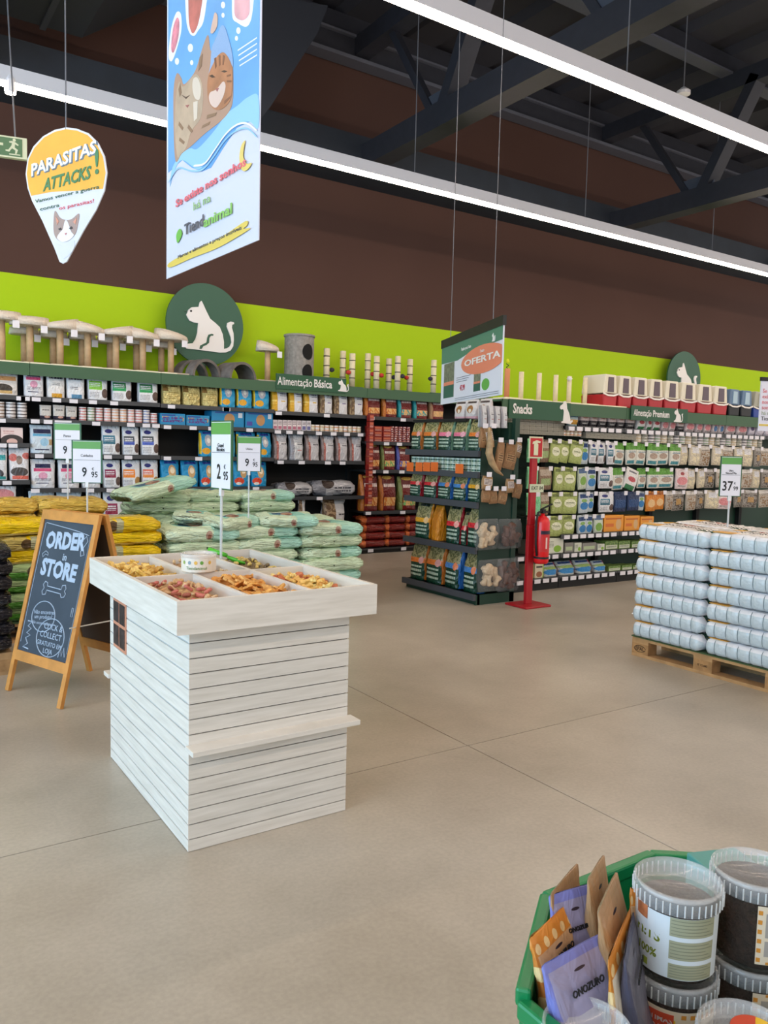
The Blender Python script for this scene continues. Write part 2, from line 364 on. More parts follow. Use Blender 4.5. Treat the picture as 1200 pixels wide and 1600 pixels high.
# ================================================================== SHELVING ALONG THE FAR WALL
FY = 9.60      # shelf fronts
dark = mat('shelf_black', '0b0c0e', .7); lip = mat('shelf_lip', '3c3e42', .4); val = mat('valance_green', '3f6147', .6); tagm = mat('price_card', 'e4e2ea', .5); cream = mat('cream_edge', 'e9e4c8', .6)
def shelf_bay(name, label, x0, x1, y, depth, top, shelves, tags, valance=True, group=None, base_h=.07, back=dark, edge=False, hooks=()):
    t = thing(name, label, 'shelving', (x0, y, 0), 0, group); W = x1 - x0
    MB().box(0, W, depth - .03, depth, 0, top).build('back_panel', back, t)
    for x in (0, W - .03): MB().box(x, x + .03, depth - .09, depth - .03, 0, top).build('upright', dark, t)
    for k, z in enumerate(shelves):
        if z < .2:
            s = MB().box(.002, W - .002, 0, depth - .03, 0, z - .02).box(.002, W - .002, -.01, depth - .03, z - .02, z, m=1).build('base_shelf', [dark, lip], t)
        else:
            s = MB().box(.004, W - .004, .0, depth - .03, z - .03, z).box(.002, W - .002, -.012, 0, z - .045, z + .004, m=1).build('shelf', [dark, lip], t)
        for q in tags[k] if k < len(tags) else []:
            MB().box(q - x0 - .045, q - x0 + .045, -.018, -.012, z - .05, z - .006).build('price_tag', tagm, s)
    if valance:
        MB().box(0, W, -.03, depth, top, top + .02).box(0, W, -.035, -.015, top - .11, top + .022).build('valance', val, t)
        if edge: MB().box(0, W * edge, -.036, .25, top + .022, top + .034).build('top_board', cream, t)
    return t
def px2x(px, py=700, y=FY): return ony(px, py, y).x
bays = [(0.30, 1.655), (1.66, 3.12), (3.125, 4.645), (4.65, 6.065), (6.07, 7.45)]
shz = [[.07, .62, 1.06, 1.47, 1.74, 1.99], [.07, .50, .97, 1.36, 1.745, 1.99], [.07, .5, .975, 1.355, 1.735, 1.985], [.07, .40, .835, 1.325, 1.725, 1.97], [.07, .61, 1.205, 1.61, 1.965]]
tagpx = [[[], [], [10], [3, 20], [2], [33, 40]],
         [[], [], [54, 102, 140, 172, 202, 231], [61, 168, 200], [55, 75, 92, 105, 150, 204, 228, 243], [57, 89, 115, 145, 178]],
         [[], [], [264, 279, 340, 400], [261, 310, 390], [261, 301, 330, 389], [267, 352, 353]],
         [[], [], [500], [438, 471, 512, 535], [433, 451, 468, 497, 520, 541, 562], [434, 509]],
         [[582, 634], [577, 631], [583, 603, 628], [603, 623], [579, 628]]]
dsc = ['far left', 'second', 'third', 'fourth', 'fifth']
for i, (a, b_) in enumerate(bays):
    tg = [[px2x(p, 700) for p in l] for l in tagpx[i]]
    shelf_bay('shelf_unit', ['black wall shelving bay at the far left edge', 'black wall shelving bay holding white dry food bags', 'black wall shelving bay holding blue bags', 'black wall shelving bay holding silver grey bags under the green sign', 'black wall shelving bay holding dark red bags'][i], a, b_, FY, .5, 2.33, shz[i], tg, group='wall shelving bays', edge=(1.0 if i < 2 else (.13 if i == 2 else 0)))
for k in range(5):
    a = 7.455 + k * 1.46
    shelf_bay('shelf_unit', 'empty-looking wall shelving bay hidden behind the snack aisle, %s of five' % ORD[k], a, a + 1.455, FY, .5, 2.33, [.07, .6, 1.1, 1.5, 1.9], [], group='wall shelving bays')

# ---------------------------------------------------------------- pack designs
W_ = 'dfe0e6'
navy = '20264f'
def P(key, shape, base, layers=(), **k):
    sh = {a: k.pop(a) for a in ('flat', 'gusset', 'crinkle', 'top', 'waist', 'sag', 'square') if a in k}
    kind(key, shape, pat('pack_' + key, base, layers, **k), **sh)
P('advpink', 'pouch', W_, [('r', .18, .8, .70, .84, navy), ('r', .12, .82, .58, .69, 'cf4f7c'), ('e', .48, .18, .43, .13, 'dc9db8'), ('t', .15, .8, .24, .34, '555a70', 'xz', 22), ('r', .2, .7, .16, .19, navy)])
P('advblue', 'pouch', 'cfdce8', [('r', .15, .9, .70, .85, navy), ('r', .12, .9, .60, .69, '5aa7cf'), ('e', .6, .18, .4, .14, '9cc8e4'), ('r', .8, .96, .3, .5, 'b59a70'), ('r', .2, .8, .12, .16, navy)])
P('whitegold', 'pouch', 'e6e4e4', [('t', .12, .85, .62, .84, '1d1d28', 'xz', 9), ('t', .3, .7, .42, .52, '8c8c90', 'xz', 18), ('r', .25, .8, .02, .16, 'd19a1e')])
P('whitesteel', 'pouch', 'e4e6ec', [('t', .12, .85, .62, .84, '1d1d28', 'xz', 9), ('t', .2, .6, .32, .42, '6d6d74', 'xz', 18), ('r', .25, .8, .02, .16, '4f87ae')])
def hill(key, c1, c2, c3='5e4a44'):
    P(key, 'pouch', 'e2e4e9', [('e', .36, .2, .80, .07, '28307c'), ('r', .06, .68, .40, .66, c1), ('r', .06, .68, .36, .48, c2), ('t', .1, .6, .46, .6, 'e8e8ee', 'xz', 16), ('e', .82, .16, .24, .16, c3), ('t', .08, .55, .08, .28, '9a9ca4', 'xz', 20)])
hill('hlime', '7fc23c', '8fd04a'); hill('hgreen', '2f7a4a', '2fa860'); hill('hteal', '3b7d96', '2f6a80'); hill('hnavy', '3a4650', '3d57b4'); hill('hnavy2', '3f4a50', '4460c0')
hill('hmaroon', '8c2a55', '8e2544'); hill('horange', 'e8862a', 'ef8a24', 'a9824a'); hill('hsalmon', 'd8705a', 'e58a3c', 'a9824a')
P('gold', 'pouch', 'd6c684', [('t', .3, .8, .62, .86, '6a5220', 'xz', 9), ('r', .03, .28, .5, .95, '86642c'), ('t', .3, .8, .2, .5, 'b09a58', 'xz', 14)], metal=.25, rough=.3, bump=.9)
P('blue', 'pouch', '1590c6', [('r', .2, .85, .86, .95, '1b3f9a'), ('e', .58, .20, .58, .24, 'c9a26e'), ('e', .60, .12, .62, .12, 'e8d8bc'), ('e', .34, .28, .22, .14, 'd8472a'), ('e', .3, .16, .12, .06, 'e9e2dc')])
P('blueyel', 'pouch', '2398c8', [('r', .0, .10, .1, .9, 'e6c02c'), ('e', .5, .22, .62, .22, 'b4b4bc'), ('e', .5, .1, .62, .10, 'e4e0da'), ('e', .36, .24, .22, .12, 'e2a41e'), ('r', .2, .8, .86, .95, '1b3f9a')])
P('yelbag', 'pouch', 'dedee4', [('r', 0, .34, 0, 1, 'd9a626'), ('t', .05, .3, .3, .5, 'f0d070', 'xz', 8), ('t', .5, .85, .60, .72, '50525a', 'xz', 12), ('r', .55, .8, .38, .42, 'd4b044')], waist=.94)
P('brnbag', 'pouch', 'd9d9de', [('r', 0, .34, 0, 1, '6b5238'), ('n', 0, .34, .0, .8, 'a08560'), ('t', .5, .85, .60, .72, '50525a', 'xz', 12), ('r', .55, .8, .40, .43, '5a3f8a')], waist=.94)
P('silver', 'pouch', 'c9c9d0', [('r', 0, .25, 0, 1, '8d7a76'), ('r', .2, .32, .0, .7, 'b06a60'), ('t', .5, .85, .55, .68, '4a4c54', 'xz', 12)], waist=.9, metal=.3)
P('silver2', 'pouch', 'cdd0d6', [('r', 0, .30, 0, 1, '9a9aa2'), ('t', .5, .85, .55, .68, '4a4c54', 'xz', 12), ('r', .5, .8, .36, .40, 'b08080')], waist=.9, metal=.3)
def redbag(key, c, side='c0702a'):
    P(key, 'pouch', '6e1a18', [('r', 0, .16, 0, 1, side), ('t', .22, .95, .66, .82, 'ead8d4', 'xz', 6), ('r', .2, .95, .14, .38, c), ('n', .2, .95, .14, .38, 'e0b070'), ('e', .5, .3, .93, .05, 'c9a24a')], rough=.28)
redbag('redorg', 'c8742e'); redbag('redteal', '35979a', '2a9aa0'); redbag('redtan', 'c9a070', 'a87f5c'); redbag('redgrn', '6fae62', '7f8a4c'); redbag('redblu', '5664b8', '5a5fae')
P('dogface', 'pouch', 'dcd6d6', [('e', .5, .26, .5, .2, 'a8703c'), ('e', .5, .12, .42, .1, 'efe2d4'), ('r', .1, .9, .8, .9, '4a3a3a'), ('r', .0, 1, .0, .14, 'd8a8b4')])
P('tealwhite', 'pouch', 'dcdde2', [('r', .0, .9, .62, .78, '3aa6aa'), ('e', .4, .4, .2, .16, '403c40'), ('r', .1, .9, .03, .12, '2a9a9a')])
P('coralwhite', 'pouch', 'dedbe0', [('e', .2, .2, .7, .12, 'd9766e'), ('e', .85, .2, .75, .1, 'd9766e'), ('e', .5, .42, .26, .14, '4a4444'), ('r', .15, .95, .03, .14, 'dd6a5a'), ('e', .5, .15, .62, .14, '8f7a70')])
P('goldwhite', 'pouch', 'dcd8d6', [('r', .2, .9, .62, .8, 'c99460'), ('e', .4, .36, .28, .2, '3a342e'), ('r', .1, .75, .08, .2, 'c9a66a')])
P('pinkbox', 'box', 'e8d2d0', [('t', .1, .6, .6, .85, 'c89a98', 'xz', 7), ('e', .5, .55, .1, .45, '3a3232'), ('e', .5, .25, .1, .2, 'e0b8ae')], bump=0)
P('pinkbag', 'pouch', 'e2dfe4', [('e', .4, .5, .75, .16, 'd98a8e'), ('r', .1, .9, .3, .34, '8a8a90')])
P('minipouch', 'pouch', 'd4d0cc', [('t', .2, .8, .62, .72, '3a3a40', 'xz', 8), ('r', 0, 1, 0, .26, '2a2238'), ('e', .62, .24, .18, .08, 'd8a898')], flat=True)
def canrow(key, c, b='e2dcdc'):
    P(key, 'can', b, [('r', 0, 1, .25, .6, c), ('e', .45, .2, .7, .12, 'f4f0ee')], bump=0, rough=.3)
for k_, c in (('canred', 'b84a44'), ('cangrn', '6f8f5e'), ('canpink', 'd88a80'), ('canorg', 'd99a68'), ('canblu', '5c70a8'), ('canbrn', '7c6048'), ('candrk', '4e4444')): canrow(k_, c)
canrow('cangrey', '8c8a78', 'b9b6a6'); canrow('cantan', 'c9b08a', 'e0d6c2'); canrow('canmaroon', 'b4746a', '7e2a28'); canrow('canforest', '2f5a44', 'c4d0c0')
P('bluebox', 'box', '1c86ba', [('n', .05, .95, .3, .75, 'c9a24a'), ('n', .1, .9, .25, .7, '5a2a7a'), ('r', .05, .6, .78, .9, '1b4a9a')], bump=0)
P('bluebig', 'box', '1a84b8', [('e', .55, .16, .5, .34, 'b98a5a'), ('r', .05, .25, .15, .4, '4a4aa0'), ('r', .1, .9, .84, .93, '17509a'), ('r', .82, .95, .6, .9, 'd8dce4')], bump=0)
P('smallbox', 'box', 'e0d4d6', [('r', .1, .9, .1, .4, 'b46a80'), ('t', .1, .9, .55, .9, '5a4a5a', 'xz', 7)], bump=0)
P('smallbox2', 'box', 'dcd8dc', [('r', .1, .9, .1, .45, '6a6a9c'), ('t', .1, .9, .55, .9, '5a4a5a', 'xz', 7)], bump=0)
P('redbox', 'box', '8e2620', [('r', .08, .92, .5, .85, 'c46a50'), ('t', .1, .9, .1, .4, 'dcb8b0', 'xz', 8)], bump=0)
P('lysilver', 'pillow', 'bfc0c6', [('r', .0, .3, .0, 1, '8f929c'), ('t', .5, .9, .3, .6, '5a5c64', 'xz', 6), ('e', .35, .14, .8, .3, '443a36')], rough=.25, metal=.3)
P('clearstand', 'pouch', 'd0cfd2', [('r', .05, .5, .0, 1, 'a58a6a'), ('n', .05, .5, .0, 1, '6a5038'), ('t', .6, .95, .35, .5, '4c4c52', 'xz', 10)], waist=.86)
P('lyred', 'pillow', '7a1c18', [('r', 0, .16, 0, 1, 'cf6a38'), ('t', .3, .9, .4, .6, 'a83a34', 'xz', 5)], rough=.18, crinkle=.03)

# ---------------------------------------------------------------- rows of packs on the wall shelves
PADV = 'white bag with navy and pink bands'; HW = 'white bag with %s label and kibble picture'
def row(z, items, where, y=FY, py=700, depth=.13, noun='bag', grp=None, ybase=None):
    """items: (left px, right px, top px, kind, words). Heights and widths are read on the shelf's own front plane."""
    for i, it in enumerate(items):
        a, b_, tp, key, words = it[:5]; cat = it[5] if len(it) > 5 else 'bag'
        p0 = ony(a, tp, y + .03); p1 = ony(b_, tp, y + .03); wd = (p1.x - p0.x) * .97; h = (p0.z + p1.z) / 2 - z
        dp = min(depth, wd * .8) if KIND[key][1] != 'sack' else .32
        put(key, ((p0.x + p1.x) / 2, y + .03 + dp / 2, z), (wd, dp, h), random.uniform(-.06, .06) if cat == 'bag' else 0, label='%s, %s from left, %s' % (words, ordn(i), where), cat=cat, group=grp or ('packs on ' + where))
wh = ['far left bay', 'white-bag bay', 'blue-bag bay', 'silver-bag bay', 'red-bag bay']
row(1.99, [(-14, 30, 580, 'goldwhite', 'white and brown bag with gold strip')], 'top shelf, far left bay')
row(1.47 + .0, [(-36, -2, 668, 'pinkbox', 'pink and black carton', 'box'), (1, 36, 668, 'pinkbox', 'pink and black carton', 'box')], 'third shelf, far left bay')
row(1.06, [(-22, 13, 700, 'tealwhite', 'white bag with teal stripe'), (14, 47, 700, 'coralwhite', 'white bag with coral stripes')], 'fourth shelf, far left bay')
row(.62, [(-12, 27, 760, 'pinkbag', 'white bag with pink patch')], 'fifth shelf, far left bay')
row(1.99, [(37, 70, 575, 'advpink', PADV), (73, 103, 577, 'whitegold', 'white bag with gold foot'), (104, 134, 579, 'whitesteel', 'white bag with blue foot'), (137, 170, 580, 'hlime', HW % 'lime'), (175, 208, 583, 'hgreen', HW % 'green'), (216, 249, 586, 'hgreen', HW % 'green')], 'top shelf, white-bag bay')
row(1.745, [(62, 81, 633, 'minipouch', 'small dark-footed pouch', 'pouch'), (83, 102, 633, 'minipouch', 'small dark-footed pouch', 'pouch'), (103, 121, 635, 'minipouch', 'small dark-footed pouch', 'pouch')], 'second shelf, white-bag bay', depth=.05)
row(1.36, [(47, 84, 664, 'advblue', 'pale blue bag with navy band'), (86, 120, 665, 'advblue', 'pale blue bag with navy band'), (160, 190, 665, 'hteal', HW % 'teal'), (192, 219, 667, 'hnavy', HW % 'navy'), (221, 250, 667, 'hnavy2', HW % 'blue')], 'third shelf, white-bag bay')
row(.97, [(48, 88, 718, 'advpink', PADV), (91, 126, 719, 'advpink', PADV), (128, 159, 720, 'advpink', PADV), (162, 190, 719, 'hmaroon', HW % 'maroon'), (192, 221, 719, 'horange', HW % 'orange'), (222, 249, 719, 'hsalmon', HW % 'salmon')], 'fourth shelf, white-bag bay')
row(.50, [(45, 87, 768, 'advblue', 'pale blue bag with navy band'), (89, 130, 768, 'advblue', 'pale blue bag with navy band'), (136, 160, 768, 'hnavy', HW % 'navy'), (162, 194, 768, 'hmaroon', HW % 'maroon'), (195, 223, 768, 'hsalmon', HW % 'salmon'), (225, 249, 766, 'horange', HW % 'orange')], 'fifth shelf, white-bag bay')
row(1.985, [(254, 285, 591, 'gold', 'shiny gold bag'), (286, 315, 593, 'gold', 'shiny gold bag'), (316, 343, 594, 'gold', 'shiny gold bag'), (345, 370, 597, 'blueyel', 'blue bag with white cat'), (371, 396, 598, 'blueyel', 'blue bag with white cat'), (397, 423, 599, 'blueyel', 'blue bag with white cat')], 'top shelf, blue-bag bay')
row(1.735, [(250, 290, 646, 'bluebox', 'small blue carton', 'box'), (291, 328, 649, 'bluebox', 'small blue carton', 'box'), (330, 382, 642, 'bluebig', 'large blue carton with cat', 'box'), (383, 427, 644, 'bluebig', 'large blue carton with cat', 'box')], 'second shelf, blue-bag bay', depth=.25)
row(1.355, [(313, 340, 673, 'blueyel', 'blue bag with yellow side'), (341, 370, 674, 'blueyel', 'blue bag with yellow side'), (371, 402, 675, 'blueyel', 'blue bag with yellow side'), (404, 426, 676, 'blueyel', 'blue bag with yellow side')], 'third shelf, blue-bag bay')
row(.975, [(252, 282, 719, 'blue', 'bright blue bag with tabby cat'), (284, 312, 720, 'blue', 'bright blue bag with tabby cat'), (313, 338, 720, 'blue', 'bright blue bag with tabby cat'), (339, 364, 721, 'blue', 'bright blue bag with tabby cat'), (365, 392, 721, 'blue', 'bright blue bag with tabby cat'), (393, 419, 722, 'blue', 'bright blue bag with tabby cat')], 'fourth shelf, blue-bag bay')
yb = 'tall white bag with yellow side'; bb = 'tall white bag with brown side'
row(1.97, [(425, 452, 603, 'yelbag', yb), (453, 475, 604, 'yelbag', yb), (476, 500, 605, 'yelbag', yb), (501, 522, 606, 'brnbag', bb), (523, 546, 607, 'brnbag', bb), (547, 570, 608, 'brnbag', bb)], 'top shelf, silver-bag bay')
row(1.725, [(427 + 7.5 * k, 433.5 + 7.5 * k, 656 + k * .2, 'smallbox' if k < 6 else 'smallbox2', 'tiny pink and white carton', 'box') for k in range(8)], 'second shelf, silver-bag bay')
row(1.325, [(428, 452, 677, 'silver', 'tall silver bag'), (453, 477, 678, 'silver2', 'tall silver bag'), (478, 502, 679, 'silver', 'tall silver bag'), (503, 525, 680, 'silver', 'tall silver bag'), (526, 546, 681, 'silver', 'tall silver bag'), (547, 568, 682, 'silver', 'tall silver bag')], 'third shelf, silver-bag bay')
row(.835, [(436, 489, 755, 'lysilver', 'big silver sack lying flat'), (491, 556, 752, 'lysilver', 'big silver sack lying flat')], 'fourth shelf, silver-bag bay')
row(.40, [(468, 479, 779, 'clearstand', 'clear bag showing chunky food'), (506, 545, 778, 'clearstand', 'clear bag showing chunky food')], 'fifth shelf, silver-bag bay', depth=.2)
rb = 'dark red bag with %s panel'
row(1.965, [(571, 597, 614, 'redorg', rb % 'orange'), (599, 623, 616, 'redorg', rb % 'orange'), (624, 646, 618, 'redteal', rb % 'teal'), (648, 671, 620, 'redteal', rb % 'teal'), (673, 696, 621, 'redtan', rb % 'tan')], 'top shelf, red-bag bay')
row(1.205, [(576, 596, 694, 'redorg', rb % 'orange'), (598, 620, 696, 'redgrn', rb % 'green'), (622, 643, 697, 'redblu', rb % 'blue')], 'third shelf, red-bag bay')
row(.61, [(566, 594, 742, 'redorg', rb % 'orange'), (596, 622, 743, 'redorg', rb % 'orange'), (626, 654, 745, 'redgrn', rb % 'green')], 'fourth shelf, red-bag bay', depth=.2)
for k in range(4):
    for j, (a, b_) in enumerate(((567, 603), (604, 634), (636, 660))):
        p0 = ony(a, 830, FY + .03); p1 = ony(b_, 830, FY + .03)
        put('lyred', ((p0.x + p1.x) / 2, FY + .2, .07 + k * .115), (p1.x - p0.x, .34, .118), random.uniform(-.03, .03), label='glossy dark red sack with orange end, %s column, %s up, bottom shelf' % (['left', 'middle', 'right'][j], ORD[k]), group='dark red sacks lying on the bottom shelf', cat='bag')
def cans(z, px0, px1, n, keys, high, where, y=FY, hc=.034, depth=1, noun='flat tin'):
    x0 = ony(px0, 650, y).x; x1 = ony(px1, 650, y).x; st = (x1 - x0) / n
    for i in range(n):
        for k in range(high if isinstance(high, int) else high[i]):
            d = st * .94
            put(keys[i % len(keys)], (x0 + st * (i + .5), y + .03 + d / 2, z + k * hc), (d, d, hc * .985), random.uniform(-.4, .4), label='%s, %s stack from left, %s up, %s' % (noun, ordn(i), ORD[k], where), cat='tin', group='tins, ' + where)
cans(1.74, -8, 45, 3, ['canbrn', 'candrk', 'candrk'], [5, 5, 5], 'second shelf, far left bay', hc=.036)
cans(1.745, 125, 249, 10, ['canred', 'cangrn', 'canred', 'canpink', 'canorg', 'canorg', 'canpink', 'canred', 'canblu', 'canred'], [5, 5, 5, 5, 5, 5, 5, 5, 5, 4], 'second shelf, white-bag bay', hc=.032)
cans(1.725, 488, 568, 11, ['cantan', 'canorg'], 2, 'second shelf, silver-bag bay', hc=.045, noun='tiny tan tin')
cans(1.61, 613, 645, 5, ['canmaroon'], 7, 'second shelf, red-bag bay', hc=.033, noun='maroon tin')
for k in range(3):
    for j, (a, b_) in enumerate(((576, 584), (585, 598), (599, 612))):
        p0 = ony(a, 680, FY + .03); p1 = ony(b_, 680, FY + .03)
        put('redbox', ((p0.x + p1.x) / 2, FY + .09, 1.61 + k * .075), (p1.x - p0.x - .005, .1, .073), label='small dark red carton, %s column, %s up, second red-bag shelf' % (ORD[j], ORD[k]), cat='box', group='small red cartons on the red-bag bay')
for k in range(13):
    put('redbox', (6.11, FY - .06, .72 + k * .098), (.07, .08, .09), label='small orange-red box in the column beside the red bags, %s up' % ORD[k], cat='box', group='column of small red boxes')

# ---------------------------------------------------------------- signs on the wall shelving
signg = mat('sign_green', '2f5a48', .55); white = mat('sign_white', 'e6e4e4', .5); boardg = mat('header_green', '1f5238', .5); ink = mat('ink_black', '16161a', .6)
catpx = [(288, 492), (291, 484), (296, 480), (307, 479.5), (309, 472), (311.5, 470), (314.5, 476), (319, 486), (325, 498), (333, 504.5), (340, 511), (344.5, 522), (346.5, 534), (346.5, 545), (352, 544), (356, 541), (358.5, 535), (357.5, 527), (354, 518), (351, 510), (352, 504.5), (357, 502.5), (362, 503.5), (362.5, 506), (359.5, 507.5), (359, 512), (361.5, 521), (362, 531), (361, 541), (357, 547.5), (350, 550.5), (341, 551), (310, 547), (287.5, 544.5), (287, 540), (290, 537), (298, 536), (302, 530), (305, 520), (306.5, 505), (300, 504), (293, 501), (290.5, 497)]
cc = ony(318, 506, 10.0)
CAT = []
for q in catpx:
    v = ony(q[0], q[1], 9.98); CAT.append((v.x - cc.x, v.z - 3.05))
LEGL = [(ony(a, b_, 9.98).x - cc.x, ony(a, b_, 9.98).z - 3.05) for a, b_ in ((308, 545), (309, 540), (314, 537.5), (319, 535), (320, 528), (322, 523), (327, 521.5), (330, 522.5), (329.5, 524.5), (326, 524.5), (323.5, 528), (323, 535.5), (319, 539), (314, 541), (311.5, 545))]
for i, x in enumerate((3.84, 13.74)):
    t = thing('cat_sign', ['large round dark green sign with white sitting cat, upper left', 'round green cat sign standing behind the red litter trays'][i], 'sign', (x, 9.98, 3.05), 0, 'round green cat signs')
    MB().prism(circle(0, 0, .52, n=64), 0, .03).build('disc', signg, t)
    MB().prism(CAT, -.02, 0).build('cat_silhouette', white, t)
    MB().prism(LEGL, -.026, -.02).build('leg_line', signg, t)
    MB().prism(circle(-.205, .145, .013, n=12), -.026, -.02).prism([(-.30, .13), (-.265, .135), (-.265, .125)], -.026, -.02).build('face_marks', ink, t)
    MB().box(-.02, .02, .03, .05, -.7, 0).build('post', val, t)
def small_cat(parent, x, z, s, y, m):
    MB().prism([(x + a * s, z + b_ * s) for a, b_ in CAT], y - .004, y).build('cat_emblem', m, parent)
DOG = [(-.16, -.3), (-.16, -.26), (-.1, -.25), (-.08, .02), (-.12, .08), (-.19, .06), (-.24, .1), (-.22, .16), (-.12, .22), (-.1, .29), (-.03, .3), (.02, .22), (.04, .1), (.12, -.02), (.17, -.14), (.19, -.24), (.26, -.2), (.28, -.24), (.2, -.31)]
def header(label, p, q, y, h, txt, size, tx, emb, embx, bold=0.0, ttxt=None):
    a = ony(*p, y); b_ = ony(*q, y); W = b_.x - a.x
    t = thing('header_sign', label, 'sign', (a.x, y, a.z - h))
    MB().box(0, W, 0, .012, 0, h).build('board', boardg, t)
    def fit(s, x0, x1, bo):
        o = text_part('lettering', s, size, white, t, x=0, z=h * .5, align='LEFT', bold=bo, y=-.002); xs_ = [v.co.x for v in o.data.vertices]; a0, a1 = min(xs_), max(xs_)
        for v in o.data.vertices: v.co.x = x0 + (v.co.x - a0) / (a1 - a0) * (x1 - x0)
    fit(txt, tx[0] * W, tx[1] * W, bold)
    if ttxt: fit(ttxt[0], ttxt[1] * W, ttxt[2] * W, size * .02)
    if emb == 'cat': small_cat(t, embx, h * .5 + .01, .26, 0, white)
    else: MB().prism([(embx + u * .4, h * .5 + v * .4) for u, v in DOG], -.005, 0).build('dog_emblem', white, t)
    return t
header('green header sign reading Alimentacao Basica above the silver bags', (431.5, 583), (541, 596), FY - .045, .20, 'Alimentação', .15, (.02, .50), 'cat', 1.01, .001, ('Básica', .53, .79))

# ---------------------------------------------------------------- things standing on top of the wall shelving
TOPZ = 2.352
wood = mat('pale_wood', 'bfa07a', .6, noise=.1, nscale=20); plush = mat('beige_plush', 'e0d4c6', .95, bump=.6, bscale=60); plushd = mat('tan_plush', 'c4b5a4', .95, bump=.6, bscale=60)
def perch(x, y, ztop, label, curl, small=False):
    t = thing('cat_perch', label, 'cat furniture', (x, y, TOPZ), 0, 'beige cat perches on the wall shelving'); h = ztop - TOPZ
    MB().box(-.2, .2, -.15, .15, 0, .02).build('base', plushd, t)
    MB().tube([(0, 0, .02), (0, 0, h - .06)], .038, 14).build('post', wood, t, True)
    r = .15 if small else .20
    mb = MB(); K = 22; N_ = 5; vs = []
    for i in range(N_ + 1):
        u = i / N_
        for k in range(K):
            a = 2 * math.pi * k / K; rr = r * u; x_ = math.cos(a) * rr
            z_ = .05 * (u ** 3) * (1.2 + curl * math.cos(a))
            vs.append((x_, math.sin(a) * rr * .8, h - .06 + z_))
    for i in range(N_, -1, -1):
        u = i / N_
        for k in range(K):
            a = 2 * math.pi * k / K; rr = (r + .015) * u; x_ = math.cos(a) * rr
            z_ = -.03
            vs.append((x_, math.sin(a) * rr * .8, h - .06 + z_))
    R_ = 2 * (N_ + 1); fs = [(i * K + k, i * K + (k + 1) % K, (i + 1) * K + (k + 1) % K, (i + 1) * K + k) for i in range(R_ - 1) for k in range(K)]
    mb.add(vs, fs); mb.build('perch_bowl', plush, t, True)
    MB().box(.09, .16, -r * .7, -r * .7 + .005, h - .17, h - .09).build('price_tag', tagm, t)
fr = [(3, 2.9), (47, 2.87), (94, 2.86), (137, 2.85), (181, 2.85), (223, 2.84), (267, 2.86)]
for i, (px, z) in enumerate(fr):
    perch(ony(px, 560, 9.75).x, 9.75, z, 'beige plush cat perch on wooden post, front row, %s from left' % ORD[i], random.choice((-.9, .9)) if i > 1 else .1)
for i, px in enumerate((38, 83, 128, 172, 213, 252)):
    perch(ony(px, 560, 10.02).x, 10.02, 2.80 - .01 * (i % 2), 'smaller beige cat perch in back row, %s from left' % ORD[i], .2, True)
perch(ony(418, 570, 9.8).x, 9.8, 2.85, 'single beige cat perch between the tunnels and the grey cat tower', -.9, True)
card = mat('grey_card', '6f6a68', .85, noise=.25, nscale=12)
for i, (pa, pb) in enumerate(((290, 345), (347, 400))):
    x0 = ony(pa, 590, 9.75).x; x1 = ony(pb, 590, 9.75).x; r = (x1 - x0) / 2
    t = thing('scratch_arch', ['grey scratching tunnel arch below the round cat sign', 'grey scratching arch right of the tunnel, on the wall shelving'][i], 'cat furniture', ((x0 + x1) / 2, 9.62, TOPZ), .35, 'grey scratching arches')
    for q in range(2 if i == 0 else 1):
        mb = MB(); n = 20; o = [(math.cos(math.pi * k / n), math.sin(math.pi * k / n)) for k in range(n + 1)]
        poly = [(c * r, s * r * .95) for c, s in o] + [(c * (r - .035), s * (r - .035) * .95) for c, s in reversed(o)]
        mb.prism(poly, .24 * q, .24 * q + (.14 if i == 0 else .3)); mb.build('arch', card, t)
t = thing('cat_tower', 'grey felt cat tower with two round holes on the wall shelving', 'cat furniture', (ony(467, 585, 9.8).x, 9.8, TOPZ))
r = .2; felt = mat('grey_felt', '8f8b86', .95, noise=.2, nscale=25)
MB().lathe([(0, 0), (r, 0), (r, .64), (0, .64)], 28).build('body', felt, t)
MB().lathe([(0, .64), (r + .012, .64), (r + .012, .665), (0, .665)], 28).build('top_pad', felt, t)
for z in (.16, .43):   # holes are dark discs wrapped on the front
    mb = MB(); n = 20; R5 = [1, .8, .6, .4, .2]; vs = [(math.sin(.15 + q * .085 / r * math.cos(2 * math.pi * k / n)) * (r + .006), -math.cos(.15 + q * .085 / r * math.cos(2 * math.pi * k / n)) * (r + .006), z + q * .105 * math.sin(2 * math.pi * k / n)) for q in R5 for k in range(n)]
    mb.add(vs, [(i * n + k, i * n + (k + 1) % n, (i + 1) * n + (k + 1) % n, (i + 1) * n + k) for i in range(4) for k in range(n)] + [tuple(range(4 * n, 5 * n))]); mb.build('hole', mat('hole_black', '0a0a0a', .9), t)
pw = mat('pale_post', 'e2d6b8', .7, noise=.06, nscale=30); ring = mat('dark_ring', '3a3028', .7)
bob = {'red': mat('bobble_red', 'c2382e', .8), 'dark': mat('bobble_dark', '33323c', .8)}
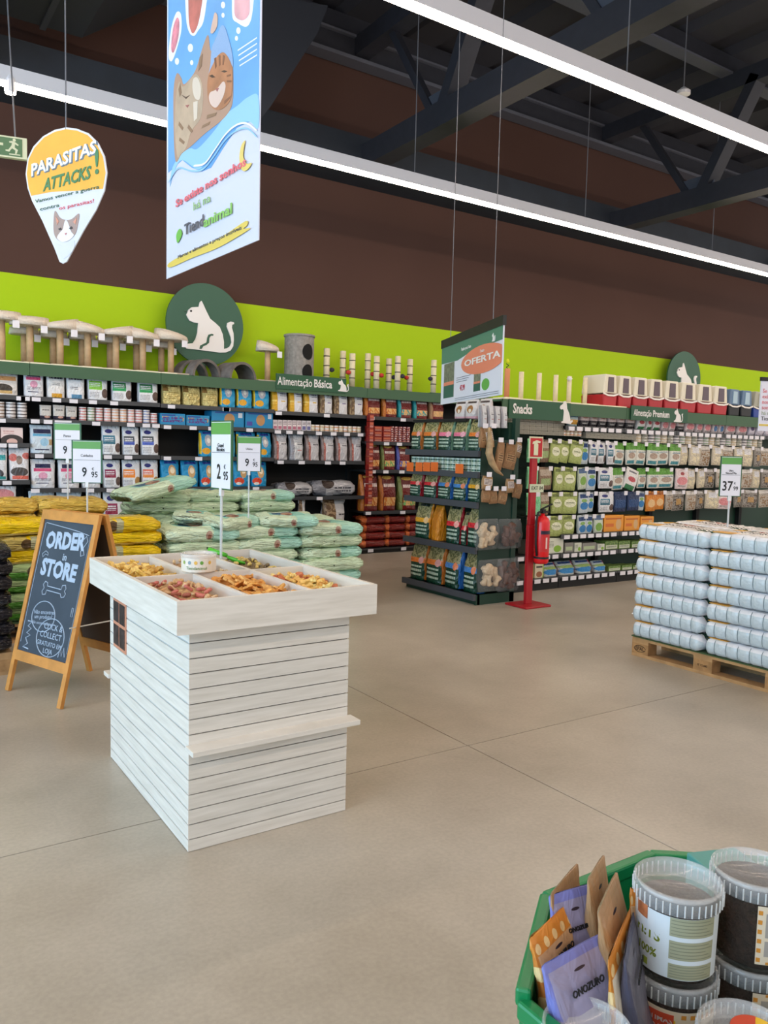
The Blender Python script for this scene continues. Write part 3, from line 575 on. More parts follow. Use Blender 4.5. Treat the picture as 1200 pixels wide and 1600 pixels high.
for i, (px, tp, c) in enumerate(((508, 545, 'dark'), (539, 548, 'dark'), (548, 553, 'red'), (578, 552, 'red'), (586, 557, 'red'), (611, 560, 'dark'), (619, 557, 'dark'), (644, 561, 'red'), (675, 563, 'dark'))):
    p = ony(px, tp, 9.85); t = thing('scratching_post', 'thin pale scratching post with dark rings and %s bobble, %s from left' % (c, ORD[i]), 'scratching post', (p.x, 9.8 + .1 * (i % 2), TOPZ), 0, 'ringed scratching posts'); h = p.z - TOPZ
    MB().box(-.12, .12, -.12, .12, 0, .02).build('base', val, t)
    MB().tube([(0, 0, .02), (0, 0, h)], .042, 12).build('post', pw, t, True)
    for k in (.3, .55, .8): MB().lathe([(.044, h * k - .006), (.047, h * k), (.044, h * k + .006)], 14).build('ring', ring, t)
    s = random.choice((-1, 1)); MB().lathe([(0, -.035), (.03, -.02), (.037, 0), (.03, .02), (0, .035)], 10, (s * .075, -.02, h * .45)).build('bobble', bob[c], t, True)

# ================================================================== SNACK GONDOLA (front faces the camera)
SY = 6.25
dg = mat('gondola_green', '12382a', .55)
bx = [5.60, 6.55, 7.52, 8.50, 9.48, 10.46, 11.44]
hook = mat('chrome_hook', 'a8a8ac', .3, metal=.9)
sn = []
for i in range(6):
    hi = i * 0
    sh = [.13, .39] if i < 2 else ([.13, .39, .60] if i == 2 else [.13, .39])
    if i == 1: sh = [.13, .39, .60]
    if i >= 1: sh.append(1.81)
    n = 7; tg = [[bx[i] + .09 + .13 * k for k in range(n)] for _ in sh]
    u = shelf_bay('snack_shelf_unit', 'dark green snack shelving bay, %s to the right of the extinguisher' % ORD[i], bx[i], bx[i + 1] - .005, SY, .40, 2.03, sh, tg, group='snack shelving bays', back=dg, edge=(1.0 if i < 2 else 0))
    sn.append(u)
header('large green header sign reading Snacks with white dog emblem', (796, 623), (892, 634), SY - .05, .20, 'Snacks', .14, (.06, .36), 'dog', .83, .004)
header('green header sign reading Alimentacao Premium below the litter trays', (987, 633), (1075, 641), SY - .06, .17, 'Alimentação', .11, (.04, .34), 'cat', .86, .001, ('Premium', .37, .66))
def pouchk(key, base, layers, **k): P(key, 'pouch', base, layers, flat=True, **k)
pouchk('hmint', '86d8a4', [('r', .2, .8, .5, .7, '6cc48c')]); pouchk('hbrown', '8a705c', [('r', .1, .9, .62, .9, 'b8a898'), ('r', .15, .85, .2, .5, '9db27a')])
pouchk('hlimep', 'aab86c', [('e', .5, .36, .5, .2, 'e6e8cc'), ('r', .1, .9, .8, .92, '6f7e3e'), ('t', .25, .75, .46, .56, '6a7a3c', 'xz', 16)])
pouchk('hbluew', 'c8d4dc', [('e', .5, .4, .35, .18, '2f7fc0'), ('r', .1, .9, .72, .9, '23447c'), ('e', .5, .3, .6, .08, '86b05a')])
pouchk('hlimew', 'ccd6c4', [('r', .05, .95, .74, .95, '54709a'), ('e', .5, .36, .4, .2, '7fae4a')])
pouchk('hteal', '1f90a0', [('r', .15, .85, .2, .62, '7fb8c4'), ('e', .5, .2, .5, .14, '265a74'), ('t', .1, .9, .78, .92, 'c8e0e4', 'xz', 10)])
pouchk('hgreenw', 'dcdcd4', [('r', 0, 1, .68, 1, '5a9a34'), ('e', .5, .32, .42, .14, 'b09a8a'), ('r', .1, .8, .05, .2, '3a8a98'), ('t', .2, .9, .56, .64, '3a6a8a', 'xz', 16)])
pouchk('hnavyp', '16305a', [('r', .1, .9, .2, .6, '1c4478')]); pouchk('horangep', 'd8862a', [('e', .5, .34, .4, .2, 'e8c08a'), ('r', .1, .9, .8, .92, 'a85a18')])
pouchk('hclear', 'b4aa9c', [('n', .1, .9, .05, .7, '8a6a48'), ('r', .05, .95, .8, .97, 'd8d4d0'), ('t', .2, .8, .74, .8, '605a54', 'xz', 20)], rough=.2)
pouchk('hclear2', 'c6bca8', [('n', .1, .9, .05, .75, 'e2d6b4'), ('r', .2, .8, .6, .9, 'd8d8dc')], rough=.2)
pouchk('hclear3', '8c867e', [('n', .1, .9, .05, .75, '4a3c30'), ('r', .3, .7, .3, .6, 'b08a50'), ('r', .2, .8, .84, .97, 'c8c6c6')], rough=.2)
pouchk('hwhitefoot', 'd9c9c9', [('e', .5, .4, .66, .16, 'b89486'), ('r', 0, 1, .05, .38, '2c2a2e'), ('t', .2, .8, .16, .26, 'd0d0d0', 'xz', 16)])
pouchk('hwhitegrn', 'e0dede', [('r', .15, .85, .0, .22, '2f7a4c'), ('e', .5, .3, .5, .12, 'c2525c'), ('r', .2, .8, .8, .88, '6a6a74')])
pouchk('hpinkw', 'e2d2d4', [('e', .5, .4, .4, .2, 'd98a90'), ('e', .5, .15, .75, .08, 'a8484c'), ('t', .2, .8, .1, .2, '6a5a5e', 'xz', 20)])
pouchk('hpurplew', 'dcd4e2', [('e', .5, .3, .5, .16, '5a4a78'), ('r', .1, .9, .8, .88, '8a7aa8')])
pouchk('hcatblue', 'dccfd2', [('e', .5, .3, .36, .2, '4a78ac'), ('e', .5, .3, .7, .12, 'd06a74')])
pouchk('hbluetop', 'c6dfe6', [('r', .1, .9, .12, .4, 'd8a03c'), ('r', .1, .9, .55, .8, '3a7c98')])
P('lowgreen', 'box', '7c9a50', [('r', .05, .95, .08, .5, 'd2d6c4'), ('t', .1, .9, .2, .4, '5a6a40', 'xz', 9), ('n', 0, 1, .55, 1, '4a6a34')], bump=0)
P('whitegreenbox', 'box', 'd8dccc', [('e', .7, .2, .3, .22, '8ab83a'), ('t', .1, .5, .4, .8, '8a8f80', 'xz', 12)], bump=0)
P('tallbeige', 'box', 'd6ccb0', [('e', .5, .34, .26, .2, '9a6040'), ('r', .15, .85, .72, .84, '38342e'), ('r', .88, 1, 0, 1, '9ab83c')], bump=0)
P('orangebox', 'box', 'e0932a', [('e', .75, .14, .45, .34, 'cfa878'), ('r', .08, .9, .74, .84, 'b85f18'), ('r', .08, .5, .3, .5, 'd06a28')], bump=0)
P('greybox', 'box', 'a8a496', [('r', .08, .92, .1, .9, '8a8678')], bump=0)
P('bluefood', 'pouch', 'b9cbd0', [('e', .5, .46, .34, .22, '2e86c8'), ('e', .5, .5, .62, .1, '9ab86a'), ('r', .0, 1, 0, .14, 'c2c8c6'), ('r', .9, 1, 0, 1, 'b8445c'), ('r', .1, .9, .82, .94, '2a4a86')])
P('plainbox', 'box', '8c8a84', [('r', .1, .9, .2, .6, 'b8c8a0')], bump=0)

def hang(z1, z0, items, where, y=SY, py=700, axis='x', plane=None):
    for i, it in enumerate(items):
        a, b_, key, words = it[:4]; tilt = it[4] if len(it) > 4 else random.uniform(-.05, .05)
        zc = z1
        p0 = ony(a, py, y); p1 = ony(b_, py, y); wd = (p1.x - p0.x); hh = z1 - z0 + random.uniform(-.015, .01)
        put(key, ((p0.x + p1.x) / 2 - math.sin(tilt) * hh * .5, y + .03 + .02 * (i % 2), z1 - hh), (wd * 1.04, .05, hh), random.uniform(-.12, .12), 0, tilt, label='%s, %s from left, %s' % (words, ordn(i), where), cat='pouch', group='hanging packs, ' + where, name='hanging_pouch')
        if i % 1 == 0 and tilt < .2:
            x = (p0.x + p1.x) / 2; u = next((q for q, (s0, s1) in zip(sn, zip(bx, bx[1:])) if s0 <= x < s1), sn[0])
            mb = MB().tube([(x - u.location.x, .37, z1 - .01), (x - u.location.x, -.03, z1 - .005)], .004, 5).box(x - u.location.x - .028, x - u.location.x + .028, -.042, -.036, z1 - .035, z1 + .012, m=1)
            mb.build('price_hook', [hook, tagm], u)
LP = 'lime pouch with cream oval'; GW = 'white pouch with leaf-green top'; TL = 'teal pouch'; CB = 'clear bag of brown chews'; CC = 'clear bag of pale bones'; CD = 'clear bag of dark chews'
hang(1.65, 1.39, [(827, 847, 'hmint', 'mint green pouch'), (848, 862, 'hbrown', 'brown pouch'), (862, 878, 'hlimep', LP, .12), (878, 894, 'hlimep', LP, .12), (894, 912, 'hlimep', LP, .12), (912, 923, 'hbluew', 'blue and white pouch'), (924, 937, 'hteal', TL), (938, 951, 'hteal', TL), (952, 963, 'hteal', TL), (963, 980, 'hgreenw', GW), (981, 996, 'hgreenw', GW), (997, 1014, 'hgreenw', GW), (1015, 1031, 'hgreenw', GW), (1032, 1048, 'hgreenw', GW), (1049, 1066, 'hgreenw', GW), (1067, 1079, 'hclear2', CC), (1080, 1097, 'hclear2', CC), (1098, 1114, 'hclear', CB), (1115, 1132, 'hclear2', CC), (1133, 1150, 'hclear', CB), (1151, 1164, 'hclear2', CC), (1165, 1180, 'hclear2', CC), (1181, 1192, 'hclear3', CD), (1193, 1208, 'hclear', CB)], 'upper hook row', py=700)
hang(1.35, 1.10, [(826, 842, 'hmint', 'mint green pouch'), (846, 866, 'hbrown', 'brown pouch'), (868, 882, 'hlimep', LP), (884, 903, 'hlimep', LP), (905, 919, 'hlimew', 'white and green pouch'), (920, 936, 'hbluew', 'blue and white pouch'), (938, 960, 'hteal', TL), (961, 978, 'hgreenw', GW), (979, 997, 'hwhitegrn', 'white pouch hanging askew', .3), (999, 1014, 'hgreenw', GW), (1015, 1031, 'hgreenw', GW), (1033, 1056, 'hgreenw', GW), (1059, 1076, 'hpinkw', 'pouch with white and red ball'), (1077, 1090, 'hclear2', CC), (1091, 1104, 'hclear2', CC), (1106, 1120, 'hclear3', CD), (1121, 1140, 'hclear', CB), (1141, 1158, 'hclear3', CD), (1159, 1178, 'hclear', CB), (1179, 1192, 'hclear2', CC), (1193, 1206, 'hclear3', CD)], 'second hook row', py=745)
hang(1.07, .83, [(826, 846, 'hmint', 'mint green pouch'), (847, 862, 'hbrown', 'brown pouch'), (864, 880, 'hlimep', LP), (882, 906, 'hlimep', LP), (907, 921, 'hbluew', 'blue and white pouch'), (922, 931, 'hbluew', 'blue and white pouch'), (939, 960, 'hteal', TL), (964, 982, 'hnavyp', 'dark navy pouch'), (983, 1000, 'hnavyp', 'dark navy pouch'), (1001, 1010, 'hbluew', 'blue and white pouch'), (1012, 1026, 'horangep', 'orange pouch'), (1027, 1041, 'horangep', 'orange pouch'), (1042, 1053, 'hclear', CB), (1054, 1072, 'hclear3', CD), (1073, 1090, 'hclear', CB), (1091, 1104, 'hclear3', CD), (1105, 1124, 'hclear2', CC), (1125, 1146, 'hpinkw', 'white pouch with dog picture'), (1148, 1162, 'hclear3', CD), (1163, 1188, 'hclear3', CD), (1189, 1204, 'hclear', CB)], 'third hook row', py=785)
hang(.81, .57, [(826, 842, 'hclear', CB), (845, 860, 'hclear', CB), (861, 880, 'hlimep', LP), (883, 901, 'hlimep', LP), (904, 918, 'hbluew', 'silver blue pouch'), (918, 930, 'hbluew', 'silver blue pouch'), (931, 943, 'hlimew', 'white and green pouch')], 'lowest hook row', py=820)
def srow(z, items, where, depth=.14, y=SY):
    row(z, items, where, y=y, depth=depth)
srow(.60, [(944, 975, 805, 'orangebox', 'orange carton with dog', 'box'), (976, 1000, 806, 'orangebox', 'orange carton with dog', 'box'), (1001, 1022, 807, 'orangebox', 'orange carton with dog', 'box')], 'shelf of the snack aisle', depth=.2)
srow(.39, [(826, 848, 845, 'plainbox', 'small grey carton', 'box'), (850, 881, 841, 'whitegreenbox', 'white and green carton', 'box'), (883, 896, 848, 'plainbox', 'small grey carton', 'box'), (898, 909, 848, 'whitegreenbox', 'white and green carton', 'box'), (910, 932, 848, 'plainbox', 'small grey carton', 'box'), (934, 945, 850, 'whitegreenbox', 'white and green carton', 'box'), (946, 966, 845, 'lowgreen', 'low green carton', 'box'), (967, 985, 845, 'lowgreen', 'low green carton', 'box'), (987, 1008, 845, 'lowgreen', 'low green carton', 'box')], 'upper low shelf of snack aisle', depth=.2)
srow(.13, [(821, 834, 882, 'tallbeige', 'tall beige carton', 'box'), (836, 850, 881, 'tallbeige', 'tall beige carton', 'box'), (851, 873, 880, 'bluefood', 'pale bag with blue bowl'), (875, 901, 878, 'bluefood', 'pale bag with blue bowl'), (903, 928, 876, 'bluefood', 'pale bag with blue bowl'), (930, 949, 877, 'bluefood', 'pale bag with blue bowl'), (951, 970, 884, 'lowgreen', 'low green carton', 'box'), (972, 988, 883, 'lowgreen', 'low green carton', 'box'), (989, 1006, 883, 'lowgreen', 'low green carton', 'box')], 'bottom shelf of snack aisle', depth=.2)
srow(1.81, [(891, 906, 640, 'hbluetop', 'pale blue pouch', 'pouch'), (909, 923, 641, 'hwhitefoot', 'white pouch with black foot', 'pouch'), (924, 936, 641, 'hwhitefoot', 'white pouch with black foot', 'pouch'), (937, 950, 642, 'hwhitefoot', 'white pouch with black foot', 'pouch'), (952, 965, 643, 'hwhitefoot', 'white pouch with black foot', 'pouch'), (966, 978, 644, 'hwhitefoot', 'white pouch with black foot', 'pouch'), (980, 994, 645, 'hwhitefoot', 'white pouch with black foot', 'pouch'), (997, 1011, 648, 'hwhitegrn', 'white pouch with green foot', 'pouch'), (1012, 1021, 649, 'hwhitegrn', 'white pouch with green foot', 'pouch'), (1022, 1034, 650, 'hwhitegrn', 'white pouch with green foot', 'pouch'), (1036, 1047, 650, 'hpinkw', 'white pouch with pink print', 'pouch'), (1048, 1058, 651, 'hpinkw', 'white pouch with pink print', 'pouch'), (1059, 1071, 652, 'hwhitefoot', 'white pouch with black foot', 'pouch'), (1073, 1088, 653, 'hpinkw', 'white pouch with pink print', 'pouch'), (1090, 1100, 654, 'hpinkw', 'white pouch with pink print', 'pouch'), (1102, 1113, 655, 'hpinkw', 'white pouch with pink print', 'pouch'), (1115, 1124, 656, 'hcatblue', 'white pouch with blue patch', 'pouch'), (1125, 1134, 656, 'hcatblue', 'white pouch with blue patch', 'pouch'), (1136, 1152, 657, 'hpinkw', 'white pouch with pink print', 'pouch'), (1154, 1170, 658, 'hpinkw', 'white pouch with pink print', 'pouch'), (1172, 1182, 659, 'hpurplew', 'white pouch with purple print', 'pouch'), (1184, 1196, 660, 'hpurplew', 'white pouch with purple print', 'pouch'), (1197, 1210, 661, 'hpurplew', 'white pouch with purple print', 'pouch')], 'top snack shelf', depth=.08)
# stacks of small grey trays hanging below the Snacks header, then rows of tins
def trays(z, px0, px1, n, rows_, key, words, where, hh, y=SY + .02):
    x0 = ony(px0, 672, y).x; x1 = ony(px1, 672, y).x; st = (x1 - x0) / n
    for i in range(n):
        for k in range(rows_):
            put(key, (x0 + st * (i + .5), y + .05, z + k * hh), (st * .93, .08, hh * .93), label='%s, %s column, %s up, %s' % (words, ordn(i), ORD[k], where), cat='box', group=words + ' stacks, ' + where)
trays(1.70, 800, 883, 9, 4, 'greybox', 'small grey tray', 'below the Snacks header', .045)
cans(1.70, 884, 915, 5, ['canorg', 'cantan'], 2, 'under top snack shelf, left', y=SY, hc=.035, noun='small orange tin')
trays(1.685, 917, 996, 12, 2, 'greybox', 'small tan tray', 'under the top snack shelf', .036)
cans(1.66, 1000, 1200, 22, ['cantan', 'cangrey', 'candrk', 'cangrn'], 3, 'under top snack shelf, right', y=SY, hc=.035, noun='small mixed tin')
# thin posts on the snack gondola
for i, (px, tp) in enumerate(((815, 581), (843, 583), (869, 586), (890, 588), (915, 590), (935, 592), (962, 595))):
    p = ony(px, tp, SY + .2); t = thing('scratching_post', 'thin plain pale post on the snack shelving, %s from left' % ORD[i], 'scratching post', (p.x, SY + .2, 2.065), 0, 'plain posts above the snack shelving'); h = p.z - 2.065
    MB().box(-.1, .1, -.1, .1, 0, .015).build('base', cream, t)
    MB().tube([(0, 0, .015), (0, 0, h)], .027, 12).build('post', pw, t, True)
    if i == 3: MB().lathe([(0, -.03), (.035, 0), (0, .03)], 10, (-.03, -.03, h - .03)).build('bobble', mat('lamp_white', 'e8e8ee', .4), t, True)
p = ony(793, 576, SY + .15); t = thing('scratching_post', 'tall salmon coloured post with yellow feather on spring', 'scratching post', (p.x, SY + .15, 2.065)); h = p.z - 2.065
MB().box(-.1, .1, -.1, .1, 0, .015).build('base', cream, t); MB().tube([(0, 0, .015), (0, 0, h)], .03, 12).build('post', mat('salmon_post', 'c9835c', .8), t, True)
MB().tube([(.012 * math.cos(k), .012 * math.sin(k), h + k * .006) for k in range(10)], .004, 5).build('spring', ink, t)
MB().lathe([(0, 0), (.02, .015), (.012, .04), (0, .05)], 8, (0, 0, h + .055)).build('feather_toy', mat('toy_yellow', 'd6d820', .7), t, True)
# litter trays with hoods along the top
lc = mat('litter_cream', 'e2ddcb', .5); lr = mat('litter_red', 'b3202a', .45); ldoor = mat('litter_door', '5a4a55', .3); lb = mat('litter_blue', '5c7898', .45); lbd = mat('litter_black', '17181c', .5); lw = mat('litter_trim', 'ece8e2', .4); lgd = mat('litter_grey', 'a8a99c', .5)
def litter(x0, x1, y, z, label, hood, base, door, h=.37):
    W = x1 - x0; t = thing('litter_box', label, 'litter box', ((x0 + x1) / 2, y, z), 0, 'hooded litter boxes on the snack shelving')
    D = .34; hb = h * .38
    def fr(z0, z1, w0, w1, name, m_):
        mb = MB(); vs = [(sx * w / 2 * 1, yy, zz) for zz, w, in ((z0, w0), (z1, w1)) for sx, yy in ((-1, 0), (1, 0), (1, D), (-1, D))]
        mb.add(vs, [(0, 1, 2, 3), (7, 6, 5, 4), (0, 4, 5, 1), (1, 5, 6, 2), (2, 6, 7, 3), (3, 7, 4, 0)]); return mb.build(name, m_, t, bevel=.012)
    fr(0, hb, W * .84, W * .94, 'tray', base); fr(hb + .012, h, W * .92, W * .74, 'hood', hood)
    MB().prism([(-W * .49, hb + .02), (-W * .49, hb), (-W * .2, hb - .02), (W * .2, hb - .02), (W * .49, hb), (W * .49, hb + .02), (W * .2, hb), (-W * .2, hb)], -.012, .0).build('clip_rim', lw, t)
    MB().prism([(-W * .20, hb + .03), (W * .20, hb + .03), (W * .17, h * .92), (-W * .17, h * .92)], -.008, .0).build('door', door, t)
lx = [940, 964, 987, 1012, 1036, 1061, 1088, 1113, 1137]
for i in range(8):
    a = ony(lx[i] + 1, 640, SY + .03).x; b_ = ony(lx[i + 1], 640, SY + .03).x
    litter(a, b_, SY + .03, 2.055, 'cream hooded litter box with red tray, %s from left' % ORD[i], lc, lr, ldoor)
for i, (a, b_) in enumerate(((1138, 1156), (1157, 1175))): litter(ony(a, 645, SY + .03).x, ony(b_, 645, SY + .03).x, SY + .03, 2.055, ['blue hooded litter box with black tray, beside the red ones', 'blue hooded litter box with black tray, right of its twin'][i], lb, lbd, mat('litter_door_blue', 'a9c4d6', .2), .35)
litter(ony(1176, 645, SY + .08).x, ony(1200, 645, SY + .08).x, SY + .08, 2.055, 'grey hooded litter box with bright blue tray at the row end', lgd, mat('litter_royal', '1e3f9a', .45), lgd, .36)

# ================================================================== END CAP with hay-and-grain bags (faces left)
EX = 5.05
t = thing('end_shelf_unit', 'dark green aisle-end shelving loaded with food bags, left of extinguisher', 'shelving', (EX, 5.90, 0))
MB().box(.02, .50, 0, 1.2, 0, .10).build('base', dg, t); MB().box(.40, .46, .05, 1.15, .1, 1.80).build('back_panel', dg, t)
MB().box(.0, .05, -.0, .0 + .02, 0, .10).box(.44, .50, 0, .05, 0, 1.62).build('upright', dg, t)
MB().box(.02, .50, .012, .022, .12, 1.62).build('mesh_side', mat('green_mesh', '14352a', .5), t)
ez = [.10, .56, 1.005, 1.30, 1.505]
for z in ez:
    s = MB().box(-.0, .42, .02, 1.2, z - .02, z).box(-.03, .0, .0, 1.22, z - .055, z + .006, m=1).build('shelf', [dark, mat('shelf_slate', '41454d', .45)], t)
MB().box(.44, .50, .0, .05, 1.62, 1.84).build('post', dg, t)
def grain(key, band, band2='d8a0a0', side='c8742e'):
    P(key, 'pouch', '123c2c', [('r', 0, 1, .56, 1, '6c6a44'), ('n', 0, 1, .56, .92, 'a49a6c'), ('r', .05, 1, .46, .58, band), ('e', .78, .14, .52, .09, band2), ('r', .94, 1, 0, 1, side), ('t', .12, .85, .12, .38, 'b8c8b8', 'xz', 9), ('r', .2, .8, .90, .98, '1c2a22')], rough=.2)
grain('gor', 'e07a30'); grain('gpk', 'e87898', 'e8a8b8', '7aa084'); grain('grd', 'd82c38', 'f0a8a0', 'a01828'); grain('gbl', '4a86c8', 'e88a60', '2a6ab8'); grain('gye', 'e8a82c', 'f0c890', 'd88a1c')
P('orangeside', 'pouch', 'd88a1c', [('r', .2, .8, .3, .9, 'c87a18')])
def erow(z, items, where, depth=.15):
    for i, (a, b_, tp, bt, key, words) in enumerate(items):
        x = EX + .03; p0 = onx(a, (tp + bt) / 2, x); p1 = onx(b_, (tp + bt) / 2, x); h = onx((a + b_) / 2, tp, x).z - z; wd = abs(p0.y - p1.y)
        put(key, (x + depth / 2, (p0.y + p1.y) / 2, z), (wd * .95, depth, h), -math.pi / 2 + random.uniform(-.08, .08), label='%s, %s from left, %s' % (words, ORD[i], where), cat='bag', group='grain bags on the end shelving')
G = 'green bag with %s band and clear top'
erow(1.505, [(640, 657, 655, 700, 'gor', G % 'orange'), (659, 680, 655, 700, 'gor', G % 'orange'), (682, 704, 655, 700, 'gpk', G % 'pink'), (705, 727, 655, 702, 'gpk', G % 'pink'), (729, 750, 655, 702, 'gor', G % 'orange')], 'top shelf of aisle end')
erow(1.005, [(637, 657, 736, 772, 'grd', G % 'red'), (659, 680, 736, 775, 'grd', G % 'red'), (681, 703, 736, 777, 'gbl', G % 'blue'), (705, 726, 738, 780, 'gbl', G % 'blue'), (728, 750, 738, 783, 'gye', G % 'yellow')], 'middle shelf of aisle end')
erow(.56, [(646, 669, 786, 834, 'gye', G % 'yellow'), (672, 686, 790, 838, 'orangeside', 'narrow orange pack'), (694, 717, 790, 846, 'grd', G % 'red'), (719, 727, 800, 848, 'grd', G % 'red'), (728, 748, 790, 850, 'grd', G % 'red')], 'lower shelf of aisle end')
erow(.10, [(638, 661, 846, 900, 'gor', G % 'orange'), (662, 690, 848, 908, 'gor', G % 'orange'), (691, 717, 852, 916, 'gbl', G % 'blue'), (720, 745, 858, 925, 'gbl', G % 'blue')], 'bottom shelf of aisle end', .2)
for i in range(14):
    for k in range(3):
        d = .078; put('canforest', (EX + .07, 5.98 + i * .084, 1.30 + k * .045), (d, d, .044), label='small green tin, %s stack from right, %s up, aisle end' % (ORD[i], ORD[k]), cat='tin', group='green tins on the aisle end')
for i, (px, py_) in enumerate(((641, 729), (655, 729), (667, 729), (679, 729), (718, 732))):
    p = onx(px, py_, EX - .036); tag(MB().box(p.x - .004, p.x, p.y - .06, p.y + .06, p.z - .05, p.z + .045).build('offer_card', mat('card_orange', 'dd6a28', .5)), 'small orange offer card, %s from left, hanging on aisle-end shelf' % ORD[i], 'card', 'orange offer cards')
for i, px in enumerate((705, 722, 741)):
    p = onx(px, 650, EX + .2); put('dogface', (EX + .25, p.y - .12, 1.83), (.17, .1, .20), -math.pi / 2, label='white bag with brown dog face, %s from left, above aisle end' % ORD[i], group='dog face bags')
MB().box(.05, .46, .3, 1.2, 1.80, 1.83).build('shelf', [dark], t)
for i, px in enumerate((757, 768, 778, 789)):
    p = ony(px, 660, 5.93); put('silver2', (p.x, 5.96, 1.74), (.09, .06, .21), label='shiny silver pouch, %s from left, at top of hook display' % ORD[i], group='silver pouches on the end panel', cat='pouch')
# hook display on the side panel facing the camera
kraft = pat('kraft_bag', '9a7450', [('r', .15, .85, .3, .6, 'b49068'), ('t', .2, .8, .3, .6, '5a4028', 'xz', 12)], rough=.7); kind('kraftp', 'pouch', kraft, flat=True)
P('tagkraft', 'pouch', 'a5855f', [('r', .1, .9, .35, .8, 'd8d0cc'), ('t', .15, .85, .4, .75, '6a5a50', 'xz', 10)], flat=True, rough=.6)
hz = [(748, 760, 668, 700, 'kraftp'), (762, 772, 668, 700, 'tagkraft'), (773, 783, 690, 735, 'kraftp'), (786, 802, 693, 733, 'kraftp'), (803, 812, 690, 715, 'tagkraft'), (752, 768, 744, 765, 'tagkraft'), (765, 776, 766, 787, 'kraftp'), (777, 789, 766, 787, 'kraftp'), (790, 803, 748, 770, 'tagkraft'), (800, 812, 755, 778, 'kraftp'), (752, 764, 765, 785, 'kraftp')]
for i, (a, b_, tp, bt, key) in enumerate(hz):
    y = 5.90 - .05 - .02 * (i % 3); p0 = ony(a, tp, y); p1 = ony(b_, bt, y)
    put(key, ((p0.x + p1.x) / 2, y, p1.z), (p1.x - p0.x, .045, p0.z - p1.z), random.uniform(-.2, .2), 0, random.uniform(-.25, .25), label='brown paper chew pack, %s counting down the aisle-end hooks' % ORD[i], cat='pouch', group='brown packs on the end hooks', name='hanging_pouch')
    MB().tube([((p0.x + p1.x) / 2 - EX, .012, p0.z), ((p0.x + p1.x) / 2 - EX, y - 5.93, p0.z)], .004, 5).box((p0.x + p1.x) / 2 - EX - .03, (p0.x + p1.x) / 2 - EX + .03, y - 5.94, y - 5.935, p0.z - .005, p0.z + .04, m=1).build('price_hook', [hook, tagm], t)
horn = thing('deer_antler', 'long curved pale chew horn hanging on the aisle-end hooks', 'chew', ony(768, 680, 5.80))
pts = [ony(*q, 5.80) - horn.location for q in ((764, 668), (766, 690), (764, 708), (768, 722), (776, 735), (786, 743))]
MB().tube(pts, [.012, .03, .036, .034, .022, .006], 10).build('horn', mat('horn', 'a98c66', .55, noise=.3, nscale=20), horn, True)
clear = mat('clear_film', 'e0e0e4', .12, alpha=.12, spec=1.0, bump=1.0, bscale=30)
bone = mat('bone', 'c9b394', .6, noise=.2, nscale=30); meat = mat('dried_meat', '5a3a2c', .6, noise=.3, nscale=20)
film_me = [pouch_mesh('film', clear, s, flat=True, crinkle=.05) for s in (1, 2)]
for i, (a, b_, tp, bt, dk) in enumerate(((744, 776, 812, 858, 0), (779, 812, 812, 856, 1), (748, 782, 876, 922, 0), (778, 808, 874, 922, 1))):
    y = 5.84; p0 = ony(a, tp, y); p1 = ony(b_, bt, y); W = p1.x - p0.x; Hh = p0.z - p1.z
    t2 = thing('chew_bag', 'clear plastic bag of %s, %s on aisle-end hooks' % (['large pale bones', 'dark meaty chews'][dk], ['upper', 'upper', 'lowest', 'lowest'][i]), 'bag', ((p0.x + p1.x) / 2, y, p1.z), 0, None)
    f = bpy.data.objects.new('film', film_me[i % 2]); C.objects.link(f); f.scale = (W, .12, Hh); f.parent = t2
    for k in range(13):
        x = random.uniform(-.3, .3) * W; z = random.uniform(.08, .62) * Hh; a_ = random.uniform(.9, 2.2); l = .3 * Hh
        mb = MB(); q = Vector((math.cos(a_) * l, 0, math.sin(a_) * l)); c0 = Vector((x, random.uniform(-.03, .03), z + .05))
        mb.tube([c0 - q * .6, c0 - q * .45, c0, c0 + q * .45, c0 + q * .6], [.016, .034, .022, .034, .016], 8); mb.build('chew', meat if dk else bone, t2, True)

# ---------------------------------------------------------------- fire extinguisher on its red stand
red = mat('stand_red', 'a81520', .45); xred = mat('extinguisher_red', 'd8141c', .25)
t = thing('extinguisher_stand', 'red metal stand with square base plate and fire sign', 'stand', (5.52, 5.66, 0))
MB().box(-.17, .17, -.15, .15, 0, .02).build('base_plate', red, t, bevel=.006)
MB().box(-.045, .035, -.02, .02, .02, .80).box(-.035, .035, -.02, .02, .80, 1.62).build('post', red, t, bevel=.004)
sg = MB().box(-.09, .09, -.03, -.022, 1.45, 1.66).build('sign_board', mat('sign_cream', 'd8d8b8', .5), t)
MB().box(-.078, .078, -.034, -.03, 1.465, 1.645).build('sign_face', mat('sign_red', 'b8141e', .5), sg)
MB().prism([(-.035, 1.48), (.02, 1.48), (.02, 1.585), (.005, 1.60), (.045, 1.60), (.05, 1.615), (.0, 1.625), (-.05, 1.61), (-.055, 1.585), (-.035, 1.595)], -.038, -.034).build('extinguisher_symbol', mat('sign_cream', 'd8d8b8', .5), sg)
MB().box(-.06, .12, -.032, -.022, 1.12, 1.20).build('number_plate', mat('plate', 'c9d2b4', .5), t)
text_part('plate_lettering', 'EXT 04', .05, ink, t, .03, 1.16, -.034)
e = thing('fire_extinguisher', 'bright red fire extinguisher hooked on the red stand', 'fire extinguisher', (5.575, 5.56, .43))
MB().lathe([(0, 0), (.06, 0), (.07, .015), (.072, .03), (.072, .40), (.06, .44), (.03, .465), (.018, .47), (.018, .5), (0, .5)], 28).build('cylinder', xred, e, True)
MB().lathe([(.073, .05), (.074, .05), (.074, .07), (.073, .07)], 28).build('strap', ink, e)
